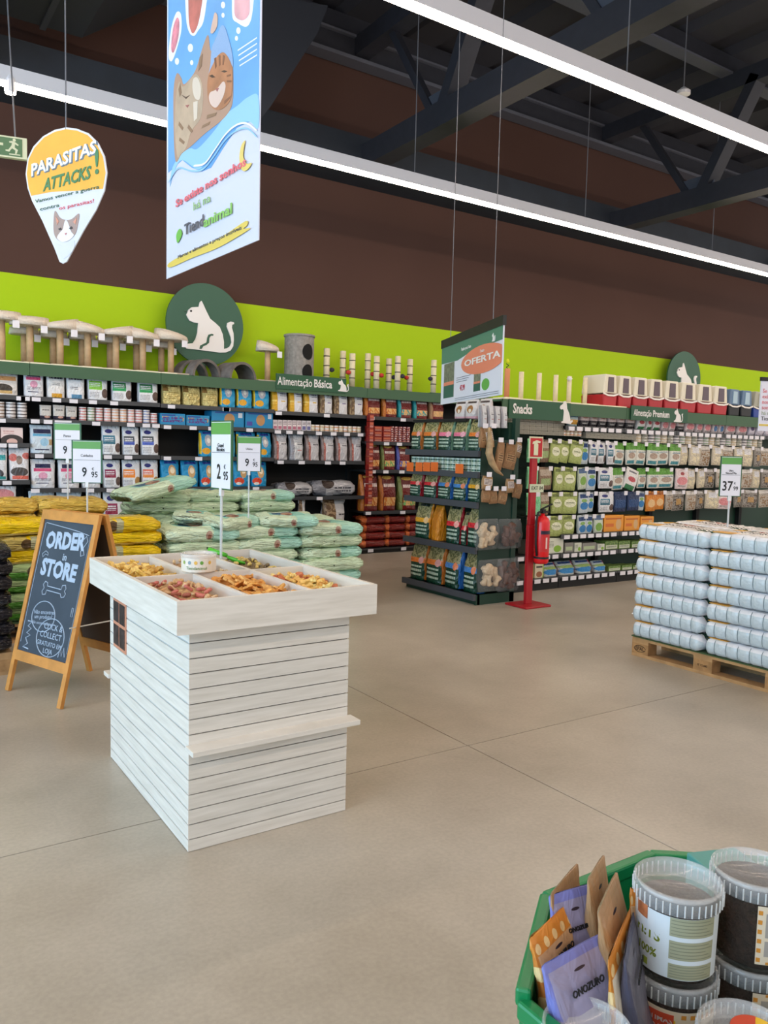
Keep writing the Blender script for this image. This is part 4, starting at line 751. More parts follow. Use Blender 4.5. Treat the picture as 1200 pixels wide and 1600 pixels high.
MB().lathe([(.0728, .12), (.0735, .12), (.0735, .33), (.0728, .33)], 16, a0=math.pi * 1.2, a1=math.pi * 1.75).build('label', mat('ext_label', 'c8282c', .4), e)
MB().lathe([(.0738, .29), (.0742, .29), (.0742, .325), (.0738, .325)], 16, a0=math.pi * 1.2, a1=math.pi * 1.75).build('label_band', mat('ext_navy', '241a30', .4), e)
MB().lathe([(.0738, .15), (.0742, .15), (.0742, .26), (.0738, .26)], 8, a0=math.pi * 1.42, a1=math.pi * 1.5).build('label_print', mat('ext_print', 'e8c8c0', .5), e)
MB().box(-.02, .02, -.02, .02, .49, .53).beam((-.02, 0, .53), (.10, -.02, .58), .02, .012).beam((-.02, 0, .51), (.07, -.02, .50), .02, .012).build('valve_handle', ink, e)
MB().tube([(-.02, 0, .51), (-.07, -.01, .50), (-.095, -.01, .42), (-.09, -.01, .2), (-.08, -.02, .08)], .011, 8).build('hose', ink, e, True)
# hanging offer poster over the aisle end
A = ondepth(691, 545, 7.0); Bq = ondepth(691, 632, 7.0); n1 = 5.62; D_ = ondepth(786, 517, n1); E_ = ondepth(780, 626, n1)
z1 = A.z; z0 = Bq.z
ux = Vector((D_.x - A.x, D_.y - A.y, 0)); Wd = ux.length; ux.normalize(); M = Matrix.Translation((A.x, A.y, z0)) @ Matrix.Rotation(math.atan2(ux.y, ux.x), 4, 'Z'); Hh = z1 - z0
t = thing('offer_poster', 'hanging poster with coral circle reading OFERTA above the aisle end', 'poster', M=M)
lil = mat('poster_white', 'd9dae8', .5); pg = mat('poster_green', '4f806a', .5); pc = mat('poster_coral', 'e08468', .5)
MB().box(0, Wd, 0, .012, 0, Hh).build('board', lil, t)
MB().box(-.01, Wd + .01, -.008, .02, Hh, Hh + .07).build('top_clamp', mat('clamp_black', '1c1e1e', .5), t)
MB().prism([(0, Hh), (Wd, Hh), (Wd, Hh * .80), (Wd * .55, Hh * .78), (Wd * .3, Hh * .70), (0, Hh * .72)], -.002, 0).build('green_header', pg, t)
MB().prism([(Wd, Hh * .80)] + [(Wd * .72 + Wd * .34 * math.cos(a), Hh * .62 + Hh * .22 * math.sin(a)) for a in [1.0 + k * .25 for k in range(20)]] and [(min(Wd, Wd * .72 + Wd * .34 * math.cos(a)), Hh * .60 + Hh * .22 * math.sin(a)) for a in [k * 2 * math.pi / 30 for k in range(30)]], -.004, -.002).build('coral_circle', pc, t)
text_part('header_lettering', 'Ração para Gato', Hh * .075, white, t, Wd * .46, Hh * .86, -.005, sx=.95)
text_part('offer_lettering', '1 saco', Hh * .075, white, t, Wd * .72, Hh * .73, -.006)
text_part('offer_lettering', 'OFERTA', Hh * .14, white, t, Wd * .71, Hh * .60, -.006, sx=.85 * Wd / Hh / .8, bold=Hh * .003)
text_part('price_lettering', '47,99', Hh * .13, mat('price_red', 'c8384a', .5), t, Wd * .41, Hh * .22, -.003, sx=.9)
mb = MB()
for k in range(3): mb.box(Wd * .3, Wd * (.54 - .03 * k), -.003, 0, Hh * (.40 - .035 * k), Hh * (.407 - .035 * k))
for k in range(2): mb.box(Wd * .28, Wd * .97, -.003, 0, Hh * (.06 - .03 * k), Hh * (.066 - .03 * k))
mb.build('small_print', mat('print_grey', '5a5a6a', .5), t)
for x0, x1, a, b_ in ((.06, .25, .10, .70), (.60, .70, .12, .45)):
    MB().box(Wd * x0, Wd * x1, -.003, 0, Hh * a, Hh * b_).build('bag_picture', mat('pic_olive', '6f7460', .6, noise=.4, nscale=30), t)
    MB().box(Wd * x0, Wd * x1, -.004, -.003, Hh * a, Hh * (a + (b_ - a) * .35)).build('bag_picture_foot', mat('pic_green', '2f5f50', .5), t)
    MB().box(Wd * x0, Wd * x1, -.0045, -.003, Hh * (a + (b_ - a) * .36), Hh * (a + (b_ - a) * .46)).build('bag_picture_band', pc, t)
MB().prism(circle(Wd * .78, Hh * .20, Wd * .055, Hh * .09), -.003, 0).build('green_stamp', mat('stamp_green', '62a84a', .5), t)
small_cat(t, Wd * .88, Hh * .88, Hh * .20, -.003, white)
for x in (.15, .85): MB().tube([(Wd * x, .005, Hh + .07), (Wd * x, .005, 7.0 - z0)], .003, 4).build('cord', wire, t)

# ================================================================== PALLETS AND SACK STACKS
pwood = mat('pallet_wood', 'b08a5e', .8, noise=.22, nscale=9); pwood2 = mat('pallet_block', 'a67e52', .85, noise=.3, nscale=14); burn = mat('burnt_stamp', '4a3420', .9)
def pallet(label, x, y, lx_, ly, mat_top=True, along='y', stamp=False, group=None):
    """x, y: corner with least x and y. Boards on top run across, skids run along the long side."""
    t = thing('wooden_pallet', label, 'pallet', (x, y, 0), 0, group)
    L_ = ly if along == 'y' else lx_; Wd_ = lx_ if along == 'y' else ly
    def bb(mb, a0, a1, b0, b1, z0, z1):   # a across, b along
        return mb.box(a0, a1, b0, b1, z0, z1) if along == 'y' else mb.box(b0, b1, a0, a1, z0, z1)
    for a in (0, Wd_ / 2 - .05, Wd_ - .1): bb(MB(), a, a + .1, 0, L_, 0, .022).build('skid', pwood, t)
    for a in (0, Wd_ / 2 - .05, Wd_ - .1):
        for b_ in (0, L_ / 2 - .0725, L_ - .145): bb(MB(), a, a + .1, b_, b_ + .145, .022, .10).build('block', pwood2, t)
    for b_ in (0, L_ / 2 - .0725, L_ - .145): bb(MB(), 0, Wd_, b_, b_ + .145, .10, .122).build('cross_board', pwood, t)
    for a in (0, Wd_ * .24, Wd_ / 2 - .05, Wd_ * .66, Wd_ - .1): bb(MB(), a, a + .1, 0, L_, .122, .144).build('deck_board', pwood, t)
    if mat_top: MB().box(-.006, lx_ + .006, -.006, ly + .006, .144, .153).build('green_sheet', mat('sheet_green', '3a5230', .8), t)
    if stamp:
        M_ = Matrix.Rotation(-math.pi / 2, 4, 'Z')
        for yy, s, sz in ((L_ - .0725, 'EPAL', .04), (L_ / 2, 'IT 12-042', .022)):
            text_part('stamp_lettering', s, sz, burn, t, M=Matrix.Translation((-.002, yy, .062)) @ M_, sx=.9)
        MB().prism([(.052 * math.cos(a), .026 * math.sin(a)) for a in [k * .2618 for k in range(24)]] + [(.047 * math.cos(-a), .022 * math.sin(-a)) for a in [k * .2618 for k in range(24)]], -.001, 0, M=Matrix.Translation((-.001, L_ - .0725, .062)) @ M_).build('stamp_ring', burn, t)
    return t
# white pad packs on the right pallet
pallet('pale wooden pallet under the stacked white pad packs', 4.87, 2.67, .8, 1.2, stamp=True)
padside = mat('pad_film_blue', 'c2d1da', .22, noise=.08, nscale=30, bump=.5, bscale=25); padwhite = mat('pad_film_white', 'dcdfe6', .2, bump=.5, bscale=14)
padtop = pat('pad_top_print', 'e0dedc', [('r', .0, .22, .55, 1, 'e6b040', 'xy'), ('r', .25, .62, .60, .80, '1f4a34', 'xy'), ('e', .45, .10, .72, .12, 'c2482e', 'xy'), ('t', .3, .6, .62, .78, 'e6e0d8', 'xy', 12), ('r', .70, .95, .2, .32, '1f4a34', 'xy'), ('t', .2, .9, .36, .5, '3c3a3c', 'xy', 14)], rough=.2, bump=.5, front=False)
padprint = mat('pad_print_orange', 'e2a63c', .3)
def pad_mesh(seed):
    """long pack lying with its length on local X: a row of rounded rolls shows through the front film"""
    r = random.Random(seed); mb = MB(); n = 7; L_ = .60; hh = .112; D = .38; step = 6
    N_ = n * step; vs = []; K = 0
    prof = [(0, .05), (-.012, .25), (-.016, .5), (-.012, .78), (0, .95), (.03, 1.0), (.10, 1.03), (D * .5, 1.05), (D - .1, 1.03), (D - .02, .98), (D, .8), (D, .1), (D * .5, 0)]
    for i in range(N_ + 1):
        u = i / N_; ph = (i % step) / step; bul = abs(math.sin(math.pi * ph)) ** .5
        e = min(u, 1 - u) * L_; taper = min(1, .35 + e / .05)
        for y, z in prof:
            fy = y + (-.010 * bul if y <= 0 else 0) + (1 - taper) * (D / 2 - y) * .25
            fz = hh * (.5 + (z - .5) * taper) + (r.uniform(-.004, .004) if z > .9 else 0)
            vs.append(((u - .5) * L_ + r.uniform(-.002, .002), fy, fz))
    k = len(prof); fs = []; mi = []
    for i in range(N_):
        for j in range(k):
            a = i * k + j; b_ = i * k + (j + 1) % k
            fs.append((a, b_, b_ + k, a + k)); u = i / N_
            mi.append(0 if j <= 2 else (2 if (j >= 5 and j <= 8) else 1))
    mb.v = vs; mb.f = fs + [tuple(range(k))[::-1], tuple(range(N_ * k, (N_ + 1) * k))]; mb.mi = mi + [1, 1]
    # pinched film ears at both ends
    for s in (-1, 1):
        x = s * L_ / 2; o = [(x, .06, .02), (x + s * .035, .05 + r.uniform(-.02, .02), .03), (x + s * .03, .15, .07 + r.uniform(-.02, .02)), (x + s * .035, .28, .04), (x, .30, .09), (x, .1, .09)]
        mb.add(o + [(p[0] - s * .01, p[1], p[2] + .004) for p in o], [(0, 1, 2, 5), (2, 3, 4, 5), (6, 11, 8, 7), (8, 11, 10, 9)], 1)
    # grey gaps between rolls
    for i in range(1, n):
        x = (i / n - .5) * L_; mb.tube([(x, .001, .010), (x, -.0135, .03), (x, -.0175, .056), (x, -.0135, .088), (x, .001, .106)], .0030, 5, m=3)
    me = mb.mesh('pad_pack', [padside, padwhite, padtop, mat('pad_gap', '74848c', .5)], True, True)
    return me
PM = [pad_mesh(s) for s in (1, 2, 3)]
lay = .121
for k in range(7):
    for c in range(2):
        for d in range(2):
            if d == 1 and k < 5: continue
            yc = 3.87 - .30 - c * .60; x = 4.86 + d * .40 + random.uniform(-.006, .01)
            o = bpy.data.objects.new('pad_pack', random.choice(PM)); C.objects.link(o)
            o.location = (x, yc + random.uniform(-.008, .008), .153 + k * lay + (random.uniform(.0, .004))); o.rotation_euler = (random.uniform(-.01, .01), (.03 if (c == 0 and k >= 5) else 0) + random.uniform(-.006, .006), -math.pi / 2 + random.uniform(-.02, .02))
            tag(o, 'white pad pack, %s layer up, %s column of %s row on pallet' % (ORD[k], ['left', 'right'][c], ['front', 'rear'][d]), 'pad pack', 'white pad packs on the right pallet')
            if d == 0:
                f = MB().box(-.27, -.13, -.004, .10, .1125, .1165).build('orange_patch', padprint, o)

# mint, yellow, green and black sacks
P('mint', 'pillow', 'd4e8ca', [('t', .55, .9, .25, .55, '5f8078', 'xz', 8), ('r', .62, 1, .0, 1, 'b4e6d4'), ('e', .56, .045, .5, .26, 'b89a88'), ('e', .565, .025, .42, .14, '9a5c4c'), ('r', .2, .8, .3, .7, '8ecfc0', 'xy'), ('r', .25, .6, .4, .7, '2a5a80', 'xy'), ('e', .5, .10, .5, .16, 'b89078', 'xy'), ('e', .52, .05, .46, .08, '8a5a4a', 'xy')], rough=.35, bump=.9, front=True)
P('mintside', 'pillow', 'd0e4c2', [('e', .5, .012, .5, .05, '2c3c2c'), ('r', .2, .8, .3, .7, '8ecfc0', 'xy'), ('r', .3, .7, .35, .6, '2a5a80', 'xy')], rough=.35, bump=.9)
P('yellow', 'pillow', 'ecc400', [('r', 0, .42, 0, 1, 'c9b060'), ('e', .42, .06, .5, .3, '5a4020'), ('r', .46, .54, .1, .9, 'b8b48c'), ('r', .2, .8, .3, .8, 'c9b478', 'xy')], rough=.28, bump=1.0)
P('yellowside', 'pillow', 'f0c800', [('r', .0, 1, .0, .28, 'cdb060')], rough=.28, bump=1.0)
P('paleyellow', 'pillow', 'd8b450', [('r', .1, .9, .1, .3, 'c89a2c'), ('n', .2, .8, .2, .8, 'c9a050', 'xy')], rough=.3, bump=1.0)
P('greensack', 'pillow', '4f9a2c', [('r', 0, .5, .5, 1, '9fb880'), ('e', .5, .06, .5, .3, '5a4a30')], rough=.3, bump=1.0)
P('black', 'pillow', '1c1a20', [('r', .5, .6, .2, .4, '8a8a90'), ('t', .2, .8, .5, .7, '77757c', 'xz', 5)], rough=.22, bump=1.0)
def stack(x0, x1, y, D, z0, lays, lh, keys, words, where, seed, jit=.03, L_=None, top_only=False, skip=()):
    r = random.Random(seed); L_ = L_ or .56
    for k in range(lays):
        n = max(1, round((x1 - x0) / L_)); off = (0 if k % 2 == 0 else -.10) * L_; xs_ = []
        w_ = (x1 - x0) / n
        for i in range(n):
            if (k, i) in skip: continue
            key = keys[r.randrange(len(keys))] if not callable(keys) else keys(k, i)
            xx = x0 + w_ * (i + .5) + (off if 0 < i < n - 1 else 0) + r.uniform(-jit, jit) * .5
            put(key, (xx, y + D / 2 + r.uniform(-jit, jit), z0 + k * lh), (w_ * 1.03, D * r.uniform(.97, 1.05), lh * r.uniform(1.05, 1.2)), r.uniform(-.05, .05) + (math.pi if False else 0), r.uniform(-.02, .02), r.uniform(-.025, .025), label='%s, %s layer up, %s along, %s' % (words, ORD[k], ORD[i], where), group=words + 's, ' + where)
pallet('wooden pallet under the front mint sacks', 2.25, 6.30, 1.7, .8, True, 'x')
stack(2.14, 3.98, 6.30, .45, .15, 6, .108, ['mint', 'mintside'], 'mint green sack', 'front pile', 3)
stack(2.25, 3.95, 6.76, .42, .60, 2, .108, ['mint', 'mintside'], 'mint green sack', 'front pile second row', 4)
pallet('wooden pallet under the tall rear pile of mint sacks', 2.10, 7.22, 1.6, .8, True, 'x')
stack(2.12, 3.72, 7.22, .45, .15, 9, .1, ['mint', 'mintside', 'mintside'], 'mint green sack', 'tall rear pile', 5)
o = put('mint', (2.28, 7.15, 1.045), (.66, .42, .11), .25, 0, -.22, label='mint green sack sliding off the top left of the rear pile')
for i, (x, y, rz) in enumerate(((2.75, 6.50, .4), (3.25, 6.45, -.25), (2.5, 6.75, 1.2))):
    put('mint', (x, y, .79 + .01 * i), (.52, .36, .10), rz, .08, 0, label='mint sack lying askew on top of front pile, %s' % ['left of centre', 'right of centre', 'at the back'][i], group='askew mint sacks')
pallet('wooden pallet under the yellow sacks', .80, 6.35, 1.2, .8, True, 'x')
stack(.78, 2.06, 6.32, .46, .15, 7, .107, lambda k, i: 'greensack' if (i == 0 and k < 4) else ('yellow' if (k + i) % 2 else 'yellowside'), 'yellow sack', 'right of chalkboard', 8, L_=.62)
stack(.70, 1.75, 6.82, .42, .80, 2, .11, ['paleyellow'], 'pale yellow sack', 'rear row behind chalkboard', 9, L_=.5)
stack(-.75, .74, 6.32, .46, .15, 7, .107, lambda k, i: 'greensack' if k < 4 else ('yellow' if (k + i) % 2 else 'yellowside'), 'yellow and green sack', 'left of chalkboard', 10, L_=.5)
stack(-.75, .66, 6.82, .42, .80, 2, .11, ['paleyellow'], 'pale yellow sack', 'rear row at left edge', 11, L_=.5)
pallet('wooden pallet under the yellow and green sacks at left', -.75, 6.35, 1.45, .8, True, 'x')
pallet('wooden pallet under the black sacks at left edge', -.35, 5.50, 1.18, .7, False, 'x')
stack(-.35, .825, 5.47, .50, .145, 7, .098, ['black'], 'black sack', 'left edge pile', 12, jit=.01)

# price signs on clear rods
acr = mat('clear_rod', 'd8dce0', .15, alpha=.55, spec=.8); pf = mat('price_frame', '2c5a3c', .5); pgh = mat('price_green', '5e9a4c', .5); pw_ = mat('price_paper', 'dcdae2', .5)
def price(label, tl, br, d, big, small, lines, rod_z, name='price_sign', yaw=0.0, Wo=None):
    """d: distance from the camera; the card stands upright, its face towards the camera aisle"""
    a = ondepth(tl[0], tl[1], d); b_ = ondepth(br[0], br[1], d); W = (Vector((b_.x, b_.y, 0)) - Vector((a.x, a.y, 0))).length; Hh = a.z - b_.z
    W = (br[0] - tl[0]) / FPX * d; Hh = (br[1] - tl[1]) / FPX * d * .985; W = Wo or W
    cxp = ondepth((tl[0] + br[0]) / 2, br[1], d)
    t = thing(name, label, 'sign', (cxp.x, cxp.y, cxp.z), -.5879 + yaw)
    MB().box(-W / 2, W / 2, 0, .008, 0, Hh).build('frame', pf, t)
    MB().box(-W * .45, W * .45, -.002, 0, Hh * .02, Hh * .98).build('paper', pw_, t)
    MB().box(-W * .45, W * .45, -.003, -.002, Hh * .80, Hh * .97).build('green_band', pgh, t)
    MB().box(-W * .42, W * .42, -.003, -.002, Hh * .535, Hh * .542).build('rule', ink, t)
    text_part('price_lettering', big, Hh * .30 if W / Hh > .6 else W * .62, ink, t, -W * .08 if len(big) == 1 else -W * .14, Hh * .25, -.003, sx=.8, bold=W * .008)
    text_part('price_lettering', small, W * .26, ink, t, W * .25, Hh * .20, -.003, sx=.85, bold=W * .003)
    text_part('price_lettering', '€', W * .13, ink, t, W * .2, Hh * .33, -.003)
    for i, l in enumerate(lines): text_part('name_lettering', l, W * .13, ink, t, 0, Hh * (.64 - .06 * i), -.003, sx=.8)
    z0 = rod_z - cxp.z
    MB().tube([(0, .004, z0), (0, .004, .0)], .007 if d > 4 else .0065, 10).build('rod', acr, t)
    MB().box(-.012, .012, -.004, .012, -.03, .01).build('clip', mat('clip_white', 'd8d8da', .4), t)
    return t
price('green and white price sign reading 9,95 behind another, left', (84, 660), (127, 718), 6.5, '9', '95', ['Pienso'], .92)
price('green and white price sign reading 9,95 in front, left', (112, 687), (160, 755), 6.2, '9', '95', ['Cuidados'], .90)
price('green and white price sign reading 9,95 over the mint sacks', (370, 681), (408, 737), 6.9, '9', '95', ['Ultima'], .88, yaw=.1)
price('green and white price sign reading 37,99 over the pad packs', (1123, 712), (1157, 776), 5.75, '37', '99', ['Ultra', 'Natural Mix'], 1.0)
price('tall narrow price sign reading 2,95 standing in kiosk tray', (330, 656), (360, 765), 3.86, '2', '95', ['Granel', 'Biscoitos'], .88, yaw=-.90, Wo=.22)

# ================================================================== KIOSK
kw = mat('kiosk_white_wood', 'd9d3ca', .55, noise=.05, nscale=5); kd = mat('kiosk_gap', '3a3632', .9)
def grain_wood():
    m, t, b = nt('whitewashed_wood'); L = t.links; N = t.nodes; b.inputs['Roughness'].default_value = .5
    tc = N.new('ShaderNodeTexCoord'); mp = N.new('ShaderNodeMapping'); mp.inputs['Scale'].default_value = (3, 3, 40); L.new(tc.outputs['Object'], mp.inputs[0])
    n = N.new('ShaderNodeTexNoise'); n.inputs['Scale'].default_value = 1.6; n.inputs['Detail'].default_value = 7; L.new(mp.outputs[0], n.inputs['Vector'])
    r = N.new('ShaderNodeValToRGB'); e = r.color_ramp.elements; e[0].position = .25; e[1].position = .75; e[0].color = lin('ccc6bd'); e[1].color = lin('e2ddd6'); L.new(n.outputs[0], r.inputs[0]); L.new(r.outputs[0], b.inputs['Base Color'])
    bp = N.new('ShaderNodeBump'); bp.inputs['Strength'].default_value = .1; L.new(n.outputs[0], bp.inputs['Height']); L.new(bp.outputs[0], b.inputs['Normal'])
    return m
gw = grain_wood()
X0, X1, Y0, Y1 = 1.0, 1.675, 2.74, 3.80
k_ = thing('display_kiosk', 'white slatted wooden kiosk with divided tray of loose pet biscuits', 'kiosk', (X0, Y0, 0)); W = X1 - X0; D = Y1 - Y0
MB().box(.006, W - .006, .006, D - .006, 0, .85).build('core', kd, k_)
mb = MB(); z = 0; first = True
edges = [0, .047] + [.047 + .0566 * i for i in range(1, 15)]
for a, b_ in zip(edges, edges[1:]):
    mb.box(0, W, 0, .012, a + .002, min(b_, .85) - .002); mb.box(0, W, D - .012, D, a + .0012, min(b_, .85) - .0012)
    mb.box(0, .012, 0.012, D - .012, a + .0035, min(b_, .85) - .0035); mb.box(W - .012, W, .012, D - .012, a + .001, min(b_, .85) - .001)
mb.build('slatted_panels', gw, k_)
# pale backing close behind the boards: bright light on side grooves, painted in
MB().box(.004, .008, .010, D - .010, .0, .85).build('side_light_backing', mat('groove_painted_light', 'a8aeb2', .8), k_)
for y in (-.075, D - .005): MB().box(-.012, W + .018, y, y + .08, .385, .405).build('ledge', gw, k_, bevel=.002)
tx0, tx1, ty0, ty1, tz0, tz1 = .921 - X0, 1.745 - X0, 2.645 - Y0, 3.86 - Y0, .84, .96
tr = MB(); th = .018
tr.box(tx0, tx1, ty0, ty0 + th, tz0, tz1).box(tx0, tx1, ty1 - th, ty1, tz0, tz1).box(tx0, tx0 + th, ty0 + th, ty1 - th, tz0, tz1).box(tx1 - th, tx1, ty0 + th, ty1 - th, tz0, tz1)
tr.build('tray_frame', gw, k_); MB().box(tx0 + th, tx1 - th, ty0 + th, ty1 - th, tz0, .855).build('tray_floor', gw, k_)
cx = [tx0 + th, tx0 + (tx1 - tx0) * .345, tx0 + (tx1 - tx0) * .665, tx1 - th]; cyy = [ty0 + th, ty0 + (ty1 - ty0) * .50, ty1 - th]
for x in cx[1:3]: MB().box(x - .008, x + .008, ty0 + th, ty1 - th, .855, .952).build('divider', gw, k_)
MB().box(tx0 + th, tx1 - th, cyy[1] - .008, cyy[1] + .008, .855, .953).build('divider', gw, k_)
# photo card taped on the left side
pc_ = MB().box(-.004, 0, 3.53 - Y0, 3.73 - Y0, .56, .79).build('photo_card', mat('card_copper', 'c98a70', .5), k_)
for j in range(2):
    for i in range(2):
        y = 3.545 - Y0 + i * .095; z = .575 + j * .108
        MB().box(-.006, -.004, y, y + .082, z, z + .092).build('photo', mat('photo_dark', '3c3434', .4, noise=.5, nscale=25), pc_)
# biscuits: a heap under them and single ones on top
bis = {'tan': ['dba050', 'cc8c42', 'e6b268'], 'yel': ['eccb78', 'dcb658', 'd2a454'], 'pink': ['c87468', 'c9a070', 'a05a48', 'd8b48a'], 'mix': ['e8c070', 'ecd890', 'c4704c', 'dca858'], 'small': ['d6c070', '7c6a4a', 'ccb068'], 'pale': ['cdb48c', 'b89468', 'd2c09c']}
BM = {}
def bisc(col, L_, wd, th_, kind_):
    key = (col, kind_)
    if key in BM: return BM[key]
    m = mat('biscuit_' + col, col, .75, noise=.12, nscale=40, bump=.4, bscale=90); mb = MB()
    if kind_ == 'bone':
        pts = []
        for a in range(0, 181, 45): pass
        c = L_ / 2; r = wd * .42
        poly = [(-c + r * .3 + r * math.cos(a), wd * .3 + r * math.sin(a)) for a in (0.2, .8, 1.6, 2.4, 3.2, 4.0)] + [(-c + r * .3 + r * math.cos(a), -wd * .3 + r * math.sin(a)) for a in (2.3, 3.1, 3.9, 4.7, 5.5, 6.1)]
        poly = poly + [(-x, -y) for x, y in poly]
        poly2 = [(x, y) for x, y in poly]
        mb.prism([(x, y) for x, y in poly2], -th_ / 2, th_ / 2)
        me = mb.mesh('biscuit', m); me.transform(Matrix.Rotation(math.pi / 2, 4, 'X'))
    else:
        e = .25
        vs = []
        for z, s in ((-.5, .8), (-.25, 1), (.25, 1), (.5, .8)):
            for k in range(10):
                a = 2 * math.pi * k / 10; vs.append((spow(math.cos(a), .5) * L_ / 2 * s, spow(math.sin(a), .5) * wd / 2 * s, z * th_))
        mb.add(vs, [(i * 10 + k, i * 10 + (k + 1) % 10, (i + 1) * 10 + (k + 1) % 10, (i + 1) * 10 + k) for i in range(3) for k in range(10)] + [tuple(range(10))[::-1], tuple(range(30, 40))])
        me = mb.mesh('biscuit', m, True)
    BM[key] = me; return me
comps = [('pink', (0, 0), 64, .042, .016, .012, 'bar', 'pink and brown biscuit in front left compartment of kiosk tray', .95), ('tan', (1, 0), 50, .058, .030, .009, 'bone', 'golden brown biscuit in front middle compartment of kiosk tray', .95), ('mix', (2, 0), 50, .045, .02, .012, 'bone', 'mixed cream and red biscuit in front right compartment of tray', .9),
         ('yel', (0, 1), 56, .045, .02, .009, 'bone', 'pale yellow biscuit in rear left compartment of kiosk tray', .95), ('pale', (1, 1), 30, .03, .016, .014, 'bar', 'small pale biscuit in rear middle compartment of kiosk tray', .9), ('small', (2, 1), 44, .024, .018, .014, 'bar', 'tiny yellow and brown biscuit in rear right compartment', .9)]
rr = random.Random(5)
for key, (ci, cj), n, L_, wd, th_, kd_, lb_, lev in comps:
    ax0, ax1 = cx[ci] + .01 + X0, cx[ci + 1] - .01 + X0; ay0, ay1 = cyy[cj] + .01 + Y0, cyy[cj + 1] - .01 + Y0
    nx, ny = 14, 18
    def hz_(u, v, lev=lev): return (.876 + .060 * (math.sin(math.pi * min(1, max(0, u * .9 + .05))) ** .6) * (math.sin(math.pi * min(1, max(0, v * .8 + .05))) ** .5) * (1.0 if lev > .92 else .8))
    mb = MB(); vs = []
    for i in range(nx + 1):
        for j in range(ny + 1):
            u, v = i / nx, j / ny; vs.append((ax0 + (ax1 - ax0) * u, ay0 + (ay1 - ay0) * v, hz_(u, v) + rr.uniform(-.004, .004)))
    o0 = len(vs); vs += [(ax0, ay0, .856), (ax1, ay0, .856), (ax1, ay1, .856), (ax0, ay1, .856)]
    fs = [(i * (ny + 1) + j, (i + 1) * (ny + 1) + j, (i + 1) * (ny + 1) + j + 1, i * (ny + 1) + j + 1) for i in range(nx) for j in range(ny)] + [(o0, o0 + 3, o0 + 2, o0 + 1)]
    mb.add(vs, fs); hp = mb.build('biscuit_heap', mat('heap_' + key, bis[key][1], .8, noise=.35, nscale=60, bump=1.0, bscale=60), None, True)
    tag(hp, 'heap of biscuits beneath, ' + lb_.split(' biscuit ')[1], 'biscuits'); hp['kind'] = 'stuff'
    for q in range(n):
        u, v = rr.uniform(.07, .93), rr.uniform(.05, .93)
        o = bpy.data.objects.new('biscuit', bisc(rr.choice(bis[key]), L_, wd, th_, kd_)); C.objects.link(o)
        o.location = (ax0 + (ax1 - ax0) * u, ay0 + (ay1 - ay0) * v, hz_(u, v) + th_ * .6 + rr.uniform(0, .010)); o.rotation_euler = (rr.uniform(-.6, .6), rr.uniform(-.6, .6), rr.uniform(0, 6.3)); s = rr.uniform(.8, 1.15); o.scale = (s, s, s)
        tag(o, lb_, 'biscuit', lb_.replace(' biscuit', ' biscuits'))
# round tin on the divider
ti = thing('treat_tin', 'round white tin with clear lid and green paw print on kiosk divider', 'tin', (1.245, 3.30, .955))
paper = mat('tin_paper', 'ded8cc', .45)
MB().lathe([(0, 0), (.070, 0), (.074, .004), (.074, .064), (.070, .066), (0, .066)], 32).build('tin_body', paper, ti)
MB().lathe([(.074, .062), (.078, .064), (.078, .078), (.07, .080), (.068, .074), (.0, .072)], 32).build('clear_lid', mat('clear_plastic', 'e8eaec', .12, alpha=.35, spec=.8), ti, True)
for k, c in ((-.35, '7a94a0'), (.02, 'd8ae50'), (.36, '5f9a3c'), (.85, 'd8ae50'), (-.75, '8fa65a')):
    a = -math.pi / 2 - .55 + k; mb = MB()
    vs = [(.0752 * math.cos(a + .10 * math.cos(q) ), .0752 * math.sin(a + .10 * math.cos(q)), .044 + .008 * math.sin(q)) for q in [z_ * math.pi / 6 for z_ in range(12)]]
    mb.add(vs, [tuple(range(12))]); mb.build('dot', mat('dot_' + c, c, .5), ti)
text = text_part('tin_lettering', 'Tiendanimal', .019, mat('logo_green', '5f9a3c', .5), ti, M=Matrix.Rotation(-.50, 4, 'Z') @ Matrix.Translation((0, -.0765, .02)))
for v_ in text.data.vertices:    # wrap the word round the tin
    q = Matrix.Rotation(.50, 3, 'Z') @ v_.co; a = q.x / .0755; v_.co = Matrix.Rotation(-.50, 3, 'Z') @ Vector((.0758 * math.sin(a), -.0758 * math.cos(a), q.z))
# green scoop
sc = thing('scoop', 'bright green plastic scoop lying in the rear kiosk compartment', 'scoop', (1.42, 3.62, .955)); gsm = mat('scoop_green', '4fb02c', .35)
a_ = onplane(326, 858, Vector((0, 3.75, 0)), Vector((0, 1, 0))) - sc.location; b2 = onplane(383, 878, Vector((0, 3.60, 0)), Vector((0, 1, 0))) - sc.location
mid = (a_ + b2) / 2
MB().tube([a_, a_ * .72 + b2 * .28, mid], [.011, .012, .010], 10).build('handle', gsm, sc, True)
mb = MB(); dv = (b2 - mid); K = 9; vs = []
for i in range(7):
    u = i / 6; w2 = .028 * math.sin(math.pi * (.18 + .62 * u)) ; c0 = mid + dv * u
    for k in range(K):
        a = math.pi * k / (K - 1); vs.append(c0 + Vector((0.35 * math.cos(a) * w2, .95 * math.cos(a) * w2, -.8 * math.sin(a) * w2)))
mb.add(vs, [(i * K + k, i * K + k + 1, (i + 1) * K + k + 1, (i + 1) * K + k) for i in range(6) for k in range(K - 1)]); so = mb.build('scoop_bowl', gsm, sc, True)
md = so.modifiers.new('thick', 'SOLIDIFY'); md.thickness = .003

